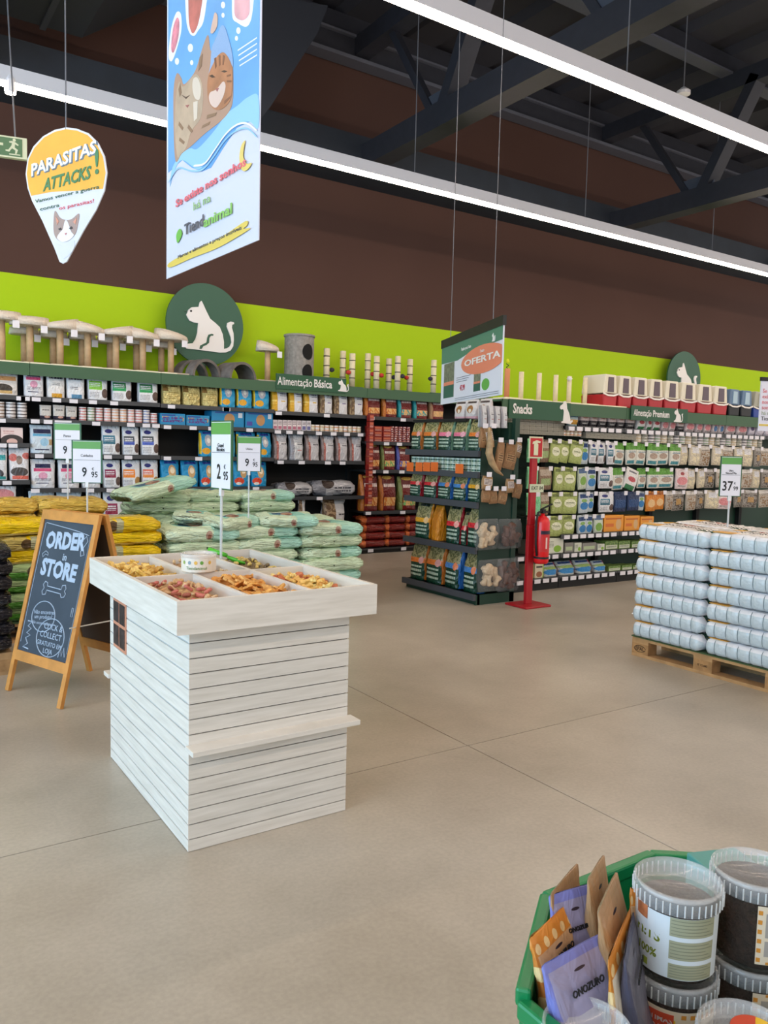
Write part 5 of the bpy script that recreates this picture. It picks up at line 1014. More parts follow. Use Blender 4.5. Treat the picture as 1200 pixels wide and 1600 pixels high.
# ================================================================== CHALKBOARD A-FRAME
bl = Vector((.745, 5.16, 0)); br = Vector((.95, 4.63, 0)); ang = math.atan2(br.y - bl.y, br.x - bl.x); BW = (br - bl).length
cb_ = thing('chalkboard_sign', 'orange wooden A-frame chalkboard reading ORDER in STORE', 'sign', ((bl + br) / 2), ang)
owood = mat('orange_wood', 'c4863e', .55, noise=.14, nscale=14); slate = mat('chalk_slate', '38434f', .8, noise=.15, nscale=5); chalk = mat('chalk', 'a8b8cc', .9); bback = mat('board_back', '4a382a', .8)
tilt = math.atan2(.26, 1.08); HB = 1.11
def side(sgn, nm, face):
    g = thing  # panel frame built in the tilted plane
    Mx = Matrix.Translation((0, .26 if True else 0, 1.08)) @ (Matrix.Rotation(-tilt if sgn > 0 else tilt, 4, 'X')) @ Matrix.Translation((0, 0, -HB))
    if sgn < 0: Mx = Matrix.Translation((0, .30, 1.08)) @ Matrix.Rotation(tilt, 4, 'X') @ Matrix.Translation((0, 0, -HB))
    h = BW / 2
    for x in (-h, h - .035): MB().box(x, x + .035, -.011, .011, 0, HB, M=Mx).build('side_rail', owood, cb_)
    MB().box(-h + .035, h - .035, -.011, .011, HB - .06, HB, M=Mx).build('top_rail', owood, cb_)
    MB().box(-h + .035, h - .035, -.011, .011, .19, .25, M=Mx).build('bottom_rail', owood, cb_)
    MB().box(-h + .035, h - .035, -.004, .004, .25, HB - .06, M=Mx).build('chalk_panel' if sgn > 0 else 'back_panel', slate if sgn > 0 else bback, cb_)
    return Mx
MF = side(1, 'f', True); side(-1, 'b', False)
MB().tube([(BW / 2 - .01, .06, .45), (BW / 2 - .01, .48, .45)], .004, 6).build('stay_cord', mat('cord_white', 'c8c4bc', .7), cb_)
def ct(s, size, x, z, sx=1, bold=0, rot=0, shear=0): return text_part('chalk_lettering', s, size, chalk, cb_, x, z, -.0055, M=MF, sx=sx, bold=bold, rot=rot, shear=shear, ext=.0005)
ct('ORDER', .135, .0, .93, .86, .0065, rot=-.04); ct('in', .06, .03, .838, 1, .001); ct('STORE', .135, -.005, .755, .88, .0065, rot=.03)
def cline(pts, r=.0028, nm='chalk_drawing'):
    mb = MB(); mb.tube([(x, -.0055, z) for x, z in pts], r, 5); mb.v = [tuple(MF @ Vector(v)) for v in mb.v]; return mb.build(nm, chalk, cb_)
bn = [(-.09, .655), (.05, .65), (.055, .675), (.085, .68), (.095, .66), (.085, .645), (.10, .63), (.09, .61), (.065, .605), (.05, .625), (-.09, .63), (-.095, .605), (-.125, .60), (-.135, .62), (-.12, .64), (-.135, .66), (-.12, .68), (-.095, .675), (-.09, .655)]
cline([(x + .01, z) for x, z in bn]); cline(circle(-.06, .475, .115, .09, 30) + [(.055, .475)]); cline(circle(.05, .365, .135, .11, 30) + [(.185, .365)])
ct('Não encontras', .034, -.06, .50, rot=-.1); ct('um produto?', .034, -.06, .472, rot=-.1); ct('Nós encomendamos', .026, -.06, .435, rot=-.05)
ct('CLICK &', .05, .06, .425); ct('COLLECT', .05, .05, .375); ct('GRATUITO EM', .038, .05, .325); ct('LOJA', .042, .05, .285)
cline([(-.22, 1.03), (-.1, 1.02), (.02, 1.01), (.12, 1.0), (.22, .985)], .0022); cline([(-.23, 1.03), (-.235, .8), (-.235, .55), (-.235, .3)], .0018); cline([(.235, .98), (.235, .6), (.235, .3)], .0015)
cline([(-.2, .84), (-.17, .86), (-.145, .85), (-.14, .835), (-.17, .84), (-.19, .82), (-.2, .84)], .002); cline([(.20, .56), (.215, .56), (.215, .51), (.20, .51), (.20, .56)], .002)
cline([(-.2, .43), (-.16, .43), (-.19, .40), (-.155, .39), (-.19, .36), (-.15, .35), (-.19, .33), (-.16, .30), (-.2, .275), (-.14, .27)], .0045); cline([(.17, .95), (.2, .98), (.22, .95), (.19, .91), (.21, .87), (.18, .86), (.17, .89)], .003); cline([(.16, .27), (.17, .33), (.19, .28), (.2, .33), (.22, .28)], .003)

# ================================================================== HANGING SIGNS
# long banner
b0 = ondepth(260, 436, 4.0); b1 = ondepth(404, 375, 3.2); ux = Vector((b1.x - b0.x, b1.y - b0.y, 0)); BWd = ux.length; ux.normalize(); zb = (b0.z + b1.z) / 2; BH = 1.75
Mb = Matrix.Translation((b0.x, b0.y, zb)) @ Matrix.Rotation(math.atan2(ux.y, ux.x), 4, 'Z'); nb = Vector((-ux.y, ux.x, 0)); iM = Mb.inverted()
ba = thing('hanging_banner', 'long blue and white banner with two cats hanging from the ceiling', 'banner', M=Mb)
def bp_(px, py): v = iM @ onplane(px, py, b0, nb); return (v.x, v.z)
def art(pts, m, lvl, nm='print_shape', sm=True): return MB().prism([bp_(*p) for p in (smooth(pts) if sm and len(pts) > 4 else pts)], -.0006 * lvl - .0006, -.0006 * lvl).build(nm, m, ba)
M_ = lambda n, c: mat('banner_' + n, c, .55)
MB().box(0, BWd, 0, .004, 0, BH).build('banner_sheet', M_('white', 'c8cadc'), ba)
yT = -420
def clampx(p): return p
v0 = iM @ onplane(262, 300, b0, nb)
sky = [(263, 270), (285, 250), (300, 262), (316, 268), (330, 262), (350, 230), (370, 200), (390, 190), (405, 196)]
zz = [bp_(*p) for p in sky]; zz = [(max(.012, min(BWd - .012, x)), z) for x, z in zz]
MB().prism(zz + [(BWd - .012, BH - .01), (.012, BH - .01)], -.0012, 0).build('blue_print', mat('banner_blue', '5f9ed6', .55, noise=.12, nscale=3), ba)
art([(266, 292), (272, 270), (285, 250), (310, 265), (325, 250), (345, 222), (370, 198), (390, 190), (404, 200), (404, 150), (388, 152), (372, 165), (355, 178), (335, 205), (310, 232), (298, 232), (285, 240), (270, 262)], M_('light', '8cbfe6'), 2, 'blanket_print')
art([(275, 252), (272, 200), (272, 140), (277, 115), (284, 122), (288, 132), (300, 120), (308, 105), (318, 72), (326, 55), (330, 80), (338, 60), (350, 42), (358, 62), (364, 90), (365, 150), (360, 172), (345, 190), (322, 208), (300, 228), (285, 240)], M_('fur', 'a88672'), 3, 'cats_print')
art([(278, 245), (274, 200), (276, 150), (281, 128), (287, 136), (298, 124), (308, 116), (316, 130), (318, 155), (314, 185), (300, 205), (293, 228), (285, 240)], mat('banner_fur_pale', 'b09a84', .55, noise=.15, nscale=9), 4, 'left_cat_print')
art([(303, 124), (310, 122), (315, 138), (313, 155), (306, 154), (302, 140)], M_('cream', 'cfc2b4'), 5, 'muzzle_print')
art([(303, 160), (310, 158), (309, 185), (304, 190)], M_('cream', 'cfc2b4'), 5, 'chest_print')
art([(330, 100), (332, 75), (338, 62), (346, 42), (352, 42), (358, 60), (364, 85), (365, 105), (358, 90), (350, 82), (341, 88), (333, 103), (327, 118)], mat('banner_knit', '8aa6cc', .8, bump=.3, bscale=120), 5, 'knit_cap_print')
art([(334, 30), (337, 20), (341, 26), (340, 42), (334, 52), (330, 50)], M_('ear', 'c9a898'), 5, 'ear_print')
art([(327, 118), (333, 103), (341, 88), (350, 83), (358, 91), (364, 108), (363, 150), (352, 168), (338, 172), (328, 160), (325, 140)], mat('banner_tabby', 'a8714e', .55, noise=.2, nscale=10), 6, 'right_cat_face')
art([(330, 145), (340, 140), (350, 128), (354, 135), (350, 152), (340, 168), (332, 165), (328, 155)], M_('muzzle', 'd0b8ae'), 7, 'muzzle_print')
for s_ in ([(336, 92), (339, 90), (340, 104), (338, 108)], [(343, 87), (346, 87), (346, 102), (344, 104)], [(350, 86), (353, 88), (351, 102), (349, 102)], [(356, 118), (362, 116), (362, 119), (356, 121)], [(356, 126), (363, 126), (363, 129), (356, 129)], [(352, 158), (362, 150), (360, 155), (352, 163)]): art(s_, M_('stripe', '7a4e36'), 7, 'fur_stripe')
art([(284, 148), (292, 152), (298, 149), (292, 155)], M_('eye', '4a3428'), 7, 'eye_print'); art([(291, 165), (297, 164), (294, 169)], M_('nose', '9a5a58'), 7, 'nose_print')
for s_ in ([(281, 190), (288, 200), (286, 204), (280, 196)], [(296, 195), (303, 205), (300, 208), (294, 200)], [(282, 215), (290, 222), (288, 226), (281, 220)], [(325, 180), (340, 176), (338, 181), (324, 186)], [(318, 196), (330, 190), (328, 195), (316, 201)], [(313, 90), (318, 84), (316, 104), (311, 112)], [(280, 140), (283, 130), (285, 145), (282, 152)]): art(s_, M_('stripe_pale', '84664e'), 6, 'fur_stripe')
art([(328, 119), (333, 117), (338, 121), (333, 122)], M_('eye', '4a3428'), 7, 'eye_print'); art([(347, 112), (352, 110), (357, 112), (352, 114)], M_('eye', '4a3428'), 7, 'eye_print')
art([(338, 139), (344, 138), (341, 144)], M_('nose', '9a5a58'), 8, 'nose_print')
art([(264, 85), (268, 45), (276, 20), (283, 22), (284, 45), (280, 65), (272, 90), (267, 96)], M_('bubble', 'dfe2ee'), 2, 'dream_bubble'); art([(268, 75), (271, 45), (277, 28), (281, 35), (279, 60), (272, 82)], mat('banner_snack_a', 'c87a8a', .55, noise=.5, nscale=14), 3, 'snack_print')
art([(290, 0), (292, 35), (297, 52), (304, 56), (310, 48), (318, 35), (323, 5), (323, -10), (290, -10)], M_('bubble', 'dfe2ee'), 2, 'dream_bubble'); art([(295, 0), (296, 35), (301, 52), (307, 46), (312, 30), (317, 0), (317, -10), (295, -10)], mat('banner_snack_b', 'b06058', .55, noise=.4, nscale=8), 3, 'snack_print')
art([(363, 0), (364, 28), (372, 36), (385, 42), (393, 30), (397, 0), (397, -10), (363, -10)], M_('bubble', 'dfe2ee'), 2, 'dream_bubble'); art([(367, 0), (368, 25), (380, 32), (390, 22), (391, 0), (391, -10), (367, -10)], mat('banner_snack_c', 'd8a0a8', .55, noise=.2, nscale=8), 3, 'snack_print')
for x, y, r in ((298, 75, 5), (277, 96, 4), (300, 98, 3), (373, 48, 4), (370, 60, 3), (349, 8, 4), (349, 24, 3)):
    art([(x + r * .8 * math.cos(a), y + r * 1.3 * math.sin(a)) for a in [k * .6283 for k in range(10)]], M_('bubble', 'dfe2ee'), 2, 'dream_dot')
for k in range(4): art([(372 + k, 78 + k * 8), (402, 58 + k * 9), (402, 60 + k * 9), (372 + k, 80 + k * 8)], M_('bubble', 'dfe2ee'), 2, 'caption_line')
def stripe(pts, w_, m, lvl, nm): art([(x, y) for x, y in pts] + [(x, y + w_) for x, y in reversed(pts)], m, lvl, nm)
stripe([(266, 282), (280, 262), (300, 266), (318, 264), (335, 245), (352, 220), (370, 204), (388, 200), (402, 212)], 2.5, M_('light', '8cbfe6'), 9, 'wave_line')
stripe([(306, 258), (322, 254), (338, 232), (355, 208), (372, 194), (388, 192), (402, 202)], 3.0, M_('bubble2', 'e8eaf4'), 9, 'wave_line')
art([(385, 220), (379, 228), (376, 245), (378, 262), (383, 268), (390, 264), (395, 255), (387, 256), (382, 245), (383, 232)], M_('moon', 'dcc26a'), 9, 'moon_print')
def btext(s, px, py, hpx, m, wpx, nm='banner_lettering', bold=0.0, ang=0):
    x, z = bp_(px, py); x2 = bp_(px + 1, py)[0] - x
    z2 = abs(bp_(px, py + 1)[1] - z)
    o = text_part(nm, s, hpx * z2 * 1.35, m, ba, 0, 0, -.007, bold=bold)
    xs_ = [v.co.x for v in o.data.vertices]; wd = max(xs_) - min(xs_); s_ = wpx * abs(bp_(px + wpx / 2, py)[0] - bp_(px - wpx / 2, py)[0]) / wpx / wd
    for v in o.data.vertices: v.co.x = v.co.x * s_ + x; v.co.z += z
    return o
btext('Se existe nos sonhos', 327, 289, 13, M_('pink', 'dc6470'), 108, bold=.0012); btext('há na', 317, 317, 14, M_('leaf', '8cb470'), 26)
btext('Tiend', 305, 353, 18, M_('ink', '54545e'), 30, bold=.0012); btext('animal', 342, 338, 17, M_('leaf2', '84bc5c'), 44, bold=.0012)
art([(277, 370), (279, 362), (283, 358), (286, 364), (284, 372), (279, 380)], M_('leaf3', '6aaf48'), 9, 'leaf_logo'); art([(266, 411), (300, 392), (345, 372), (385, 346), (388, 352), (382, 358), (392, 358), (345, 386), (300, 404), (268, 418)], M_('yellow', 'd6bc58'), 8, 'brush_stroke')
btext('Marcas e alimentos a preços incríveis', 326, 381, 6, M_('ink', '54545e'), 98)
for x in (.05, BWd - .05): MB().tube([(x, .002, BH), (x, .002, 5.4 - zb)], .003, 4).build('cord', wire, ba)
MB().box(0, BWd, -.008, .012, BH, BH + .02).build('top_rail', alu, ba)

# teardrop sign
dT = 4.4; cT = ondepth(103, 270, dT); dirx = ROT @ Vector(((-1395 - 600) / FPX, -(654 - 800) / FPX, -1)); dirx = -Vector((dirx.x, dirx.y, 0)).normalized()
Mt = Matrix.Translation(cT) @ Matrix.Rotation(math.atan2(dirx.y, dirx.x), 4, 'Z'); tp = thing('teardrop_sign', 'yellow and white teardrop sign reading PARASITAS ATTACKS with cat', 'sign', M=Mt)
iT = Mt.inverted(); nT = Mt.to_3x3() @ Vector((0, 1, 0))
def tq(px, py): v = iT @ onplane(px, py, cT, nT); return (v.x, v.z)
out = [tq(*p) for p in ((98, 412), (104, 409), (130, 361), (150, 328), (163, 298), (167, 270), (163, 244), (153, 223), (138, 208), (120, 201), (103, 199), (85, 203), (67, 213), (52, 229), (43, 248), (40, 272), (43, 294), (50, 314), (66, 345), (85, 388), (93, 409))]
T_ = lambda n, c: mat('tear_' + n, c, .5)
MB().prism(out, 0, .006).build('board', T_('white', 'd2d2dc'), tp)
MB().prism([tq(*p) for p in ((161, 295), (165, 270), (161, 245), (151, 225), (137, 211), (120, 204), (103, 202), (86, 206), (69, 215), (54, 231), (45, 249), (42, 272), (45, 293), (49, 306), (80, 300), (120, 298))], -.001, 0).build('yellow_print', mat('tear_yellow', 'e8a93c', .5, noise=.1, nscale=4), tp)
def ttext(s, px, py, hpx, wpx, m, bold=0, shear=0.0, lv=-.0035, rot=0.0, ext=.0008):
    x, z = tq(px, py); u = abs(tq(px, py + 1)[1] - z); o = text_part('lettering', s, hpx * u * 1.35, m, tp, 0, 0, lv, bold=bold, shear=shear, ext=ext)
    xs_ = [v.co.x for v in o.data.vertices]; wd = max(xs_) - min(xs_); s_ = abs(tq(px + wpx / 2, py)[0] - tq(px - wpx / 2, py)[0]) / wd
    R2 = Matrix.Rotation(rot, 3, 'Y')
    for v in o.data.vertices: v.co.x *= s_; v.co = R2 @ v.co; v.co.x += x; v.co.z += z
ttext('PARASITAS', 99, 251, 20, 104, T_('shadow', '6a7a8a'), .0045, .1, -.002, -.06); ttext('PARASITAS', 98, 250, 20, 102, T_('letter', 'ececf2'), .0022, .1, -.0045, -.06)
ttext('ATTACKS', 104, 281, 20, 76, T_('green', '3f7a50'), .0025, .25, -.0035, -.02); ttext('!', 152, 255, 40, 6, T_('green', '3f7a50'), .003, 0)
ttext('Vamos vencer a guerra', 104, 304, 6, 100, T_('green2', '3c6a54')); ttext('contra', 78, 324, 6, 30, T_('green2', '3c6a54')); ttext('os parasitas!', 120, 320, 6, 54, T_('red', 'd85060'))
def tart(pts, c, lv, nm): MB().prism([tq(*p) for p in (smooth(pts) if len(pts) > 5 else pts)], -.0012 * lv - .001, -.0012 * lv).build(nm, T_(nm, c), tp)
tart([(86, 330), (94, 340), (104, 344), (113, 342), (124, 334), (122, 352), (118, 366), (108, 376), (98, 378), (88, 372), (84, 358)], 'a08a84', 1, 'cat_head_print'); tart([(88, 338), (93, 346), (90, 352)], 'd0907a', 3, 'ear_left_print'); tart([(121, 340), (115, 347), (119, 351)], 'd0907a', 3, 'ear_right_print')
tart([(102, 346), (106, 346), (112, 362), (116, 368), (108, 376), (98, 378), (90, 372), (94, 364), (99, 358)], 'e0dfe8', 2, 'face_blaze_print'); tart([(92, 358), (96, 356), (98, 359), (94, 360)], '3c3438', 4, 'eye_print_a'); tart([(109, 357), (113, 354), (115, 357), (111, 359)], '3c3438', 4, 'eye_print_b'); tart([(102, 365), (106, 364), (104, 368)], 'c07a80', 4, 'nose_print'); tart([(86, 380), (100, 384), (116, 376), (114, 392), (100, 404), (92, 394)], 'cfd0de', 1, 'cat_chest_print')
MB().tube([(0, .003, .22), (0, .003, 5.5 - cT.z)], .004, 5).build('cord', wire, tp)
# emergency exit sign
xe = ondepth(42, 218, 6.0); xl = ondepth(-30, 200, 6.3); ux2 = Vector((1, -.25, 0)).normalized(); Hx = (250 - 218) / FPX * 6.0
ex = thing('exit_sign', 'green emergency exit sign with running man at left edge', 'sign', M=Matrix.Translation((xe.x, xe.y, xe.z - Hx)) @ Matrix.Rotation(math.atan2(ux2.y, ux2.x), 4, 'Z'))
xg = mat('exit_green', '4a6e4a', .5); xw = mat('exit_cream', 'c8ccae', .5)
MB().box(-.36, 0, -.02, .02, 0, Hx).build('box', xw, ex); MB().box(-.35, -.03, -.023, -.02, .012, Hx - .012).build('green_face', xg, ex)
MB().prism([(-.24, .09), (-.20, .115), (-.20, .098), (-.16, .098), (-.16, .08), (-.20, .08), (-.20, .062)], -.026, -.023).build('arrow', xw, ex)
MB().prism(circle(-.085, .128, .011, n=12), -.026, -.023).prism([(-.12, .115), (-.10, .12), (-.075, .112), (-.055, .098), (-.06, .09), (-.08, .1), (-.082, .075), (-.06, .06), (-.07, .03), (-.08, .03), (-.078, .055), (-.1, .068), (-.12, .04), (-.145, .045), (-.145, .052), (-.125, .055), (-.105, .085), (-.1, .105), (-.118, .106)], -.026, -.023).prism([(-.12, .02), (-.045, .02), (-.045, .028), (-.12, .028)], -.026, -.023).build('running_man', xw, ex)
MB().tube([(-.08, 0, Hx), (-.16, .3, 1.5)], .006, 5).build('cord', wire, ex)
# narrow poster at right edge
rp = ondepth(1190, 595, 6.2); Hr = 78 / FPX * 6.2; rt = thing('hanging_poster', 'narrow white poster with pink and grey words at right edge', 'poster', (rp.x, rp.y, rp.z - Hr), -.3)
MB().box(0, .3, 0, .01, 0, Hr).build('board', mat('poster_white', 'd9dae8', .5), rt); MB().box(-.005, .3, -.006, .014, Hr, Hr + .03).build('top_clamp', ink, rt)
for i, (s, c) in enumerate((('Se', 'd86a72'), ('existe', 'd86a72'), ('nos', 'd86a72'), ('sonhos', 'd86a72'), ('há na', '9aa890'), ('Tiend', '54545e'))): text_part('lettering', s, .045, mat('rp_' + c, c, .5), rt, .015, Hr * (.80 - .11 * i), -.002, align='LEFT')
MB().box(.0, .28, -.002, 0, .04, .055).build('yellow_line', mat('banner_yellow', 'd6bc58', .5), rt)
MB().tube([(.15, 0, Hr + .03), (.15, 0, 5.5 - rp.z + Hr)], .003, 4).build('cord', wire, rt)

# ================================================================== FOREGROUND BIN
gp = mat('bin_green', '0b7a46', .32); gpd = mat('bin_green_dark', '0a4a2a', .5)
RZ = .70; cB = (1.185, .62); hw = .37; cut = .215
octo = [(.15, hw), (-.15, hw), (-hw, .20), (-hw, -.20), (-.15, -hw), (.15, -hw), (hw, -.20), (hw, .20)]
bn_ = thing('display_bin', 'glossy green plastic display bin filled with pouches and tubs', 'bin', (cB[0], cB[1], 0))
for i in range(8):
    p, q = Vector((*octo[i], 0)), Vector((*octo[(i + 1) % 8], 0)); zt = RZ if i not in (2, 3, 4, 5) else RZ - .015
    mid = (p + q) / 2; n = Vector((mid.x, mid.y, 0)).normalized(); dd = (q - p).normalized()
    mb = MB(); ts = .012
    vs = []
    for z, ins in ((.02, .03), (zt - .03, 0)):
        for c0 in (p, q): vs += [c0 * (1 - ins * 2) + Vector((0, 0, z)), c0 * (1 - ins * 2) - n * ts + Vector((0, 0, z))]
    mb.add(vs, [(0, 2, 6, 4), (1, 5, 7, 3), (0, 4, 5, 1), (2, 3, 7, 6), (4, 6, 7, 5), (0, 1, 3, 2)])
    w_ = mb.build('side_panel', gp, bn_)
    MB().beam(p + Vector((0, 0, zt - .015)) - n * .004, q + Vector((0, 0, zt - .015)) - n * .004, .024, .03).build('rim', gp, bn_, bevel=.005)
MB().prism([(x * .96, y * .96) for x, y in octo], -.02, 0, M=Matrix.Rotation(math.pi / 2, 4, 'X') @ Matrix.Diagonal((1, 1, -1, 1))).build('base', gpd, bn_)
MB().prism([(x * .95, y * .95) for x, y in octo], -.02, 0, M=Matrix.Translation((0, 0, .497)) @ Matrix.Rotation(math.pi / 2, 4, 'X') @ Matrix.Diagonal((1, 1, -1, 1))).build('inner_floor', gpd, bn_)
MB().prism([(0, 0), (.05, .03), (.03, -.03)], -.001, 0, M=Matrix.Translation((-hw - .001, .03, .60)) @ Matrix.Rotation(-math.pi / 2, 4, 'Z')).build('orange_mark', mat('mark_orange', 'd8642c', .5), bn_)
FLOOR = .519
plas = mat('tub_plastic', '7c766e', .18, alpha=.12, spec=.8); plash = mat('tub_lid_plastic', 'e4e6e8', .14, alpha=.30, spec=.9); choc = mat('chew_brown', '2c1c13', .8, noise=.5, nscale=45, bump=1.0, bscale=50, spec=.2)
def tub(x, y, z, r, h, label, lab, fill, rot=0, cont='contents'):
    t = thing('treat_tub', label, 'tub', (x, y, z), rot, None)
    MB().lathe([(0, .002), (r * .90, .002), (r * .905, .0), (r * .93, .01), (r * .98, h - .02), (r * .98, h - .012)], 48).build('tub_wall', plas, t, True)
    mb = MB(); mb.lathe([(0, .004), (r * .88, .004), (r * .90, .01), (r * .93, h * fill), (r * .6, h * (fill + .03)), (r * .2, h * fill), (0, h * (fill + .02))], 32); mb.build(cont, choc, t, True)
    l = MB().lathe([(r * .98, h - .030), (r * 1.05, h - .028), (r * 1.06, h - .006), (r * 1.05, h), (r * 1.0, h + .002), (r * .97, h - .006), (r * .95, h - .010), (0, h - .010)], 48).build('lid', plash, t, True)
    mb = MB()
    for k in range(40):
        a = 2 * math.pi * k / 40; c, s = math.cos(a), math.sin(a); mb.beam((c * r * 1.053, s * r * 1.053, h - .027), (c * r * 1.058, s * r * 1.058, h - .008), .0016, .002)
    mb.build('lid_ribs', mat('rib_plastic', 'e6e8ea', .3, alpha=.6), l)
    def arc(nm, m, a0, a1, z0, z1, lv=0): return MB().lathe([(r * (.935 + .05 * z0 / h) + .0010 + lv * .0004, z0), (r * (.935 + .05 * z1 / h) + .0010 + lv * .0004, z1)], 20, a0=a0, a1=a1).build(nm, m, t, True, fix=False)
    lab(arc, t, r, h); return t
lw_ = mat('label_white', 'cdd4da', .4); lol = mat('label_olive', '9a9a80', .5); lgr = mat('label_leaf', '9aa83a', .5); lcr = mat('label_cream', 'dfcdb4', .5); lor = mat('label_orange', 'd08a34', .5); lgy = mat('label_greyprint', 'a39a92', .6); lre = mat('label_red', 'c8482c', .5); lye = mat('label_yellow', 'e6bc2a', .5); lna = mat('label_navy', '2a2c5c', .5)
prn = mat('label_print', '7d7d68', .6)
VA = math.radians(-146)    # bearing from the tubs towards the camera
def wrap_text(t, s, size, m, r, z, a, bold=0, sx=1):
    o = text_part('label_lettering', s, size, m, t, 0, 0, 0, bold=bold, sx=sx, ext=.0002)
    for v in o.data.vertices:
        q = a + v.co.x / r; v.co = Vector((r * math.cos(q), r * math.sin(q), z + v.co.z))
def labA(arc, t, r, h):
    arc('label', lw_, VA - 1.35, VA + 1.30, .012, h - .032)
    for z0, z1 in ((h * .57, h * .78), (h * .31, h * .52), (h * .09, h * .26)):
        arc('print_block', lol, VA - .12, VA + 1.02, z0, z1, 1)
        for k in range(5): arc('print_line', prn, VA - .09, VA + .98 - .1 * (k % 3), z0 + (z1 - z0) * (.12 + .18 * k), z0 + (z1 - z0) * (.12 + .18 * k) + .0012, 2)
    wrap_text(t, 'PETS', .024, lgr, r * .975, h * .50, VA - .72, .0006); wrap_text(t, '100%', .018, lgr, r * .97, h * .30, VA - .72, .0006)
    arc('leaf_mark', lgr, VA - .82, VA - .66, h * .12, h * .20, 1)
    arc('snack_picture', mat('snack_pic', 'a0603c', .6, noise=.4, nscale=60), VA - 1.1, VA - .70, h * .64, h * .80, 1)
def labB(arc, t, r, h):
    arc('label', lcr, VA + .05, VA + 1.5, h * .10, h * .78)
    arc('print_block', lgy, VA + .25, VA + 1.3, h * .42, h * .70, 1); arc('print_block', lgy, VA + .25, VA + 1.3, h * .20, h * .38, 1)
    for k in range(6): arc('orange_dot', lor, VA + .07, VA + .17, h * (.13 + .11 * k), h * (.18 + .11 * k), 1)
    for k in range(4): arc('orange_dot', lor, VA + .35 + .25 * k, VA + .47 + .25 * k, h * .745, h * .775, 1); arc('orange_dot', lor, VA + .30 + .25 * k, VA + .42 + .25 * k, h * .105, h * .135, 1)
def labC(arc, t, r, h):
    arc('label', lcr, VA - 1.3, VA + 1.4, h * .02, h * .74); arc('dog_picture', mat('dog_pic', '6a645e', .6, noise=.7, nscale=40), VA - 1.2, VA - .62, h * .05, h * .66, 1)
    arc('sticker_yellow', lye, VA - .75, VA + .12, h * .10, h * .64, 2); arc('sticker_red', lre, VA - .72, VA + .08, h * .44, h * .70, 3); arc('sticker_navy', lna, VA - .5, VA - .1, h * .02, h * .16, 4)
    wrap_text(t, 'ULTIMAS', .013, white, r * 1.0, h * .62, VA - .33, .0003); wrap_text(t, 'UNIDADES!', .013, white, r * 1.0, h * .52, VA - .31, .0003); wrap_text(t, '-20%', .02, lna, r * 1.0, h * .30, VA - .31, .0003)
    for k in range(5): arc('orange_dot', lor, VA + .25 + .22 * k, VA + .37 + .22 * k, h * .66, h * .71, 1)
    arc('print_block', lgy, VA + .25, VA + 1.3, h * .10, h * .58, 1)
def lab0(arc, t, r, h): pass
R_ = .0665; HT = .146
pc0 = onz(1060, 1372, .812); pl = ('pc', pc0)
tub(pc0.x, pc0.y, .812 - HT, R_, HT, 'white-labelled clear treat tub on top, nearest to the pouches', labA, .75)
tub(pc0.x + .0, pc0.y - .0, .812 - 2 * HT - .0015, R_, HT, 'clear treat tub with ULTIMAS UNIDADES sticker, under the white-labelled tub', labC, .8)
pd = onz(1180, 1355, .812)
tub(pd.x, pd.y, .812 - HT, R_, HT, 'dark treat tub with cream and orange label at right edge', labB, .85)
tub(pd.x, pd.y, .812 - 2 * HT - .0015, R_, HT, 'dark treat tub beneath the cream and orange labelled tub', labB, .85)
pe = onz(918, 1602, .69); tub(pe.x, pe.y, .69 - .17, .060, .17, 'clear domed treat tub low beside the lavender pouches', lab0, .6)
pf_ = onz(1168, 1610, .667); tt = tub(pf_.x, pf_.y, .667 - HT, R_, HT, 'clear treat tub with round lid sticker at bottom right corner', lab0, .7)
st = MB().lathe([(0, HT + .0005), (.034, HT + .0005)], 24, (0.02, .0, -.0098)).build('lid_sticker', lye, tt, fix=False)
MB().lathe([(0, HT + .001), (.034, HT + .001)], 24, (0.02, .0, -.0098), a0=math.radians(30), a1=math.radians(190)).build('lid_sticker_red', lre, tt, fix=False)
# pouches standing in the bin
def fpouch_mat(name, base, edge, band=None, txt='3a3238'):
    ls = [('r', 0, .055, 0, 1, edge), ('r', .945, 1, 0, 1, edge), ('r', 0, 1, .94, 1, edge)]
    if band: ls += [('r', 0, 1, .86, 1, band)] + [('e', .1 + .2 * k, .05, .90, .035, 'e8c890') for k in range(5)] + [('e', 0.02, .04, .75 - .2 * k, .05, 'e8c890') for k in range(3)]
    ls += [('e', .5, .09, .88 if not band else .82, .010, '2a2030')]
    return pat(name, base, ls, rough=.42, bump=.3, bscale=2.2, front=False)
lav = fpouch_mat('lavender_pouch', '8f8cae', '6f74b8'); krf = fpouch_mat('kraft_foreground', 'b08c68', 'a8845e'); orp = fpouch_mat('orange_pouch', 'c9a078', 'c97a30', 'cf8430'); gry = fpouch_mat('grey_pouch', '6c6a78', '54546a')
crm = fpouch_mat('cream_pouch', 'd8cfc0', 'cf8430', 'cf8430')
fm = {k: [pouch_mesh('pouch', m, s, gusset=.35, top=.06, crinkle=.03) for s in (1, 2)] for k, m in (('lav', lav), ('krf', krf), ('orp', orp), ('gry', gry), ('crm', crm))}
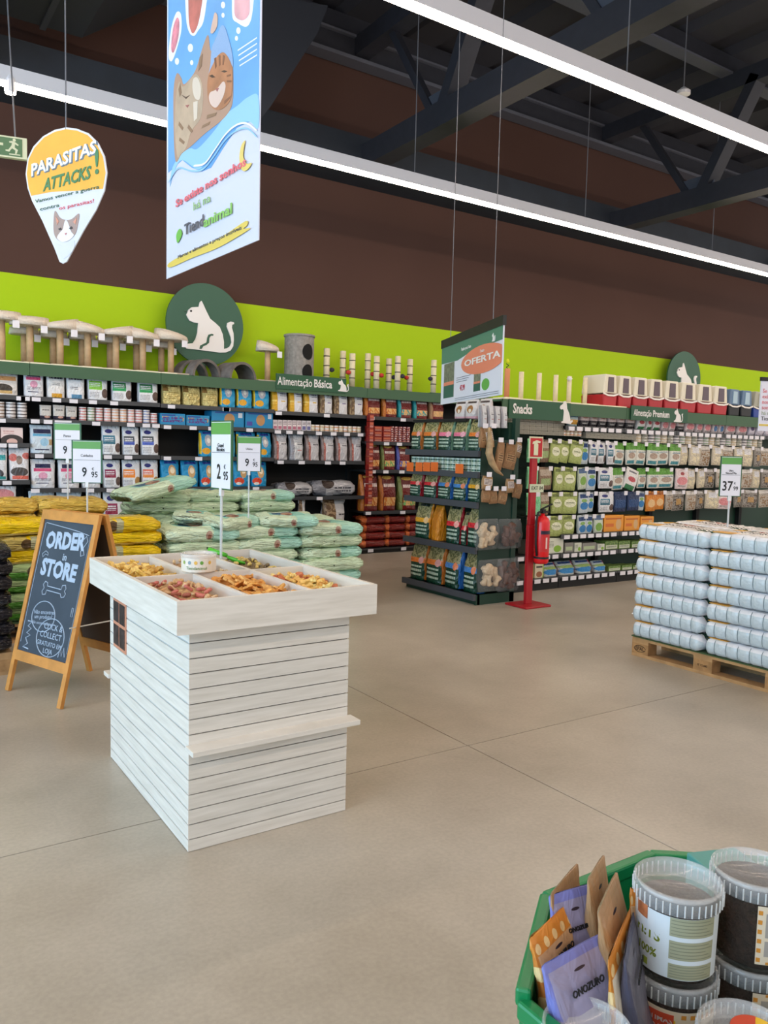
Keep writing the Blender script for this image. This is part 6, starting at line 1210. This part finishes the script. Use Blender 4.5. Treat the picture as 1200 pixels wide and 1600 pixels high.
def fpouch(key, tl, trr, z, h, dep, lean, label, tz=None):
    """tl, tr: the two top corners in the photo, at height z in the bin"""
    a = onz(*tl, z); b_ = onz(*trr, tz if tz else z); mid = (a + b_) / 2; u = (b_ - a); Wp = u.length; u.normalize()
    up = Vector((0, 0, 1)) + lean * Vector((u.y, -u.x, 0)) * -1; up = (up - u * up.dot(u)).normalized(); f = up.cross(u).normalized()
    M0 = Matrix((u, f, up)).transposed().to_4x4()
    t = thing('treat_pouch', label, 'pouch', M=Matrix.Translation(mid - up * h) @ M0)
    o = bpy.data.objects.new('pouch_body', random.choice(fm[key])); C.objects.link(o); o.parent = t; o.scale = (Wp, dep, h)
    if Wp > .05: text_part('brand_lettering', 'ONOZURO', Wp * .10, ink, t, 0, h * .78, -dep * .30, bold=.0003)
    return t
fpouch('lav', (857, 1402), (927, 1381), .775, .25, .045, .25, 'lavender pouch with hanging slot, rear left of the bin')
fpouch('orp', (827, 1468), (887, 1411), .755, .22, .05, .3, 'tan pouch with scalloped orange edge leaning at the bin left')
fpouch('lav', (846, 1512), (940, 1459), .745, .22, .06, .35, 'lavender pouch in front of the tan pouch, left of bin')
fpouch('krf', (860, 1400), (903, 1349), .78, .26, .04, .1, 'brown paper pouch poking up at the rear left rim')
fpouch('krf', (918, 1378), (944, 1336), .80, .28, .05, .1, 'tall narrow brown pouch second from the rear left')
fpouch('krf', (934, 1428), (964, 1362), .79, .28, .06, .2, 'large brown paper pouch standing in the bin centre')
fpouch('krf', (912, 1492), (944, 1470), .70, .22, .06, .2, 'brown back of pouch right of the front lavender pouch')
fpouch('crm', (950, 1500), (985, 1418), .76, .26, .03, .1, 'cream and orange edged pouch standing left of the tubs')
fpouch('gry', (975, 1500), (990, 1424), .75, .25, .05, .1, 'grey pouch squeezed between cream pouch and tubs')
fpouch('orp', (984, 1388), (1020, 1392), .70, .22, .04, .2, 'pouch with food picture behind the white-labelled tub')
tb = onz(1085, 1325, .74); bx_ = MB().box(-.055, .055, -.035, .035, 0, .205).build('teal_carton', mat('teal_card', '4f9490', .5), None, bevel=.003); bx_.location = (tb.x + .04, tb.y - .035, FLOOR); bx_.rotation_euler = (0, 0, -.35); tag(bx_, 'teal carton standing behind the tubs in the bin', 'box')
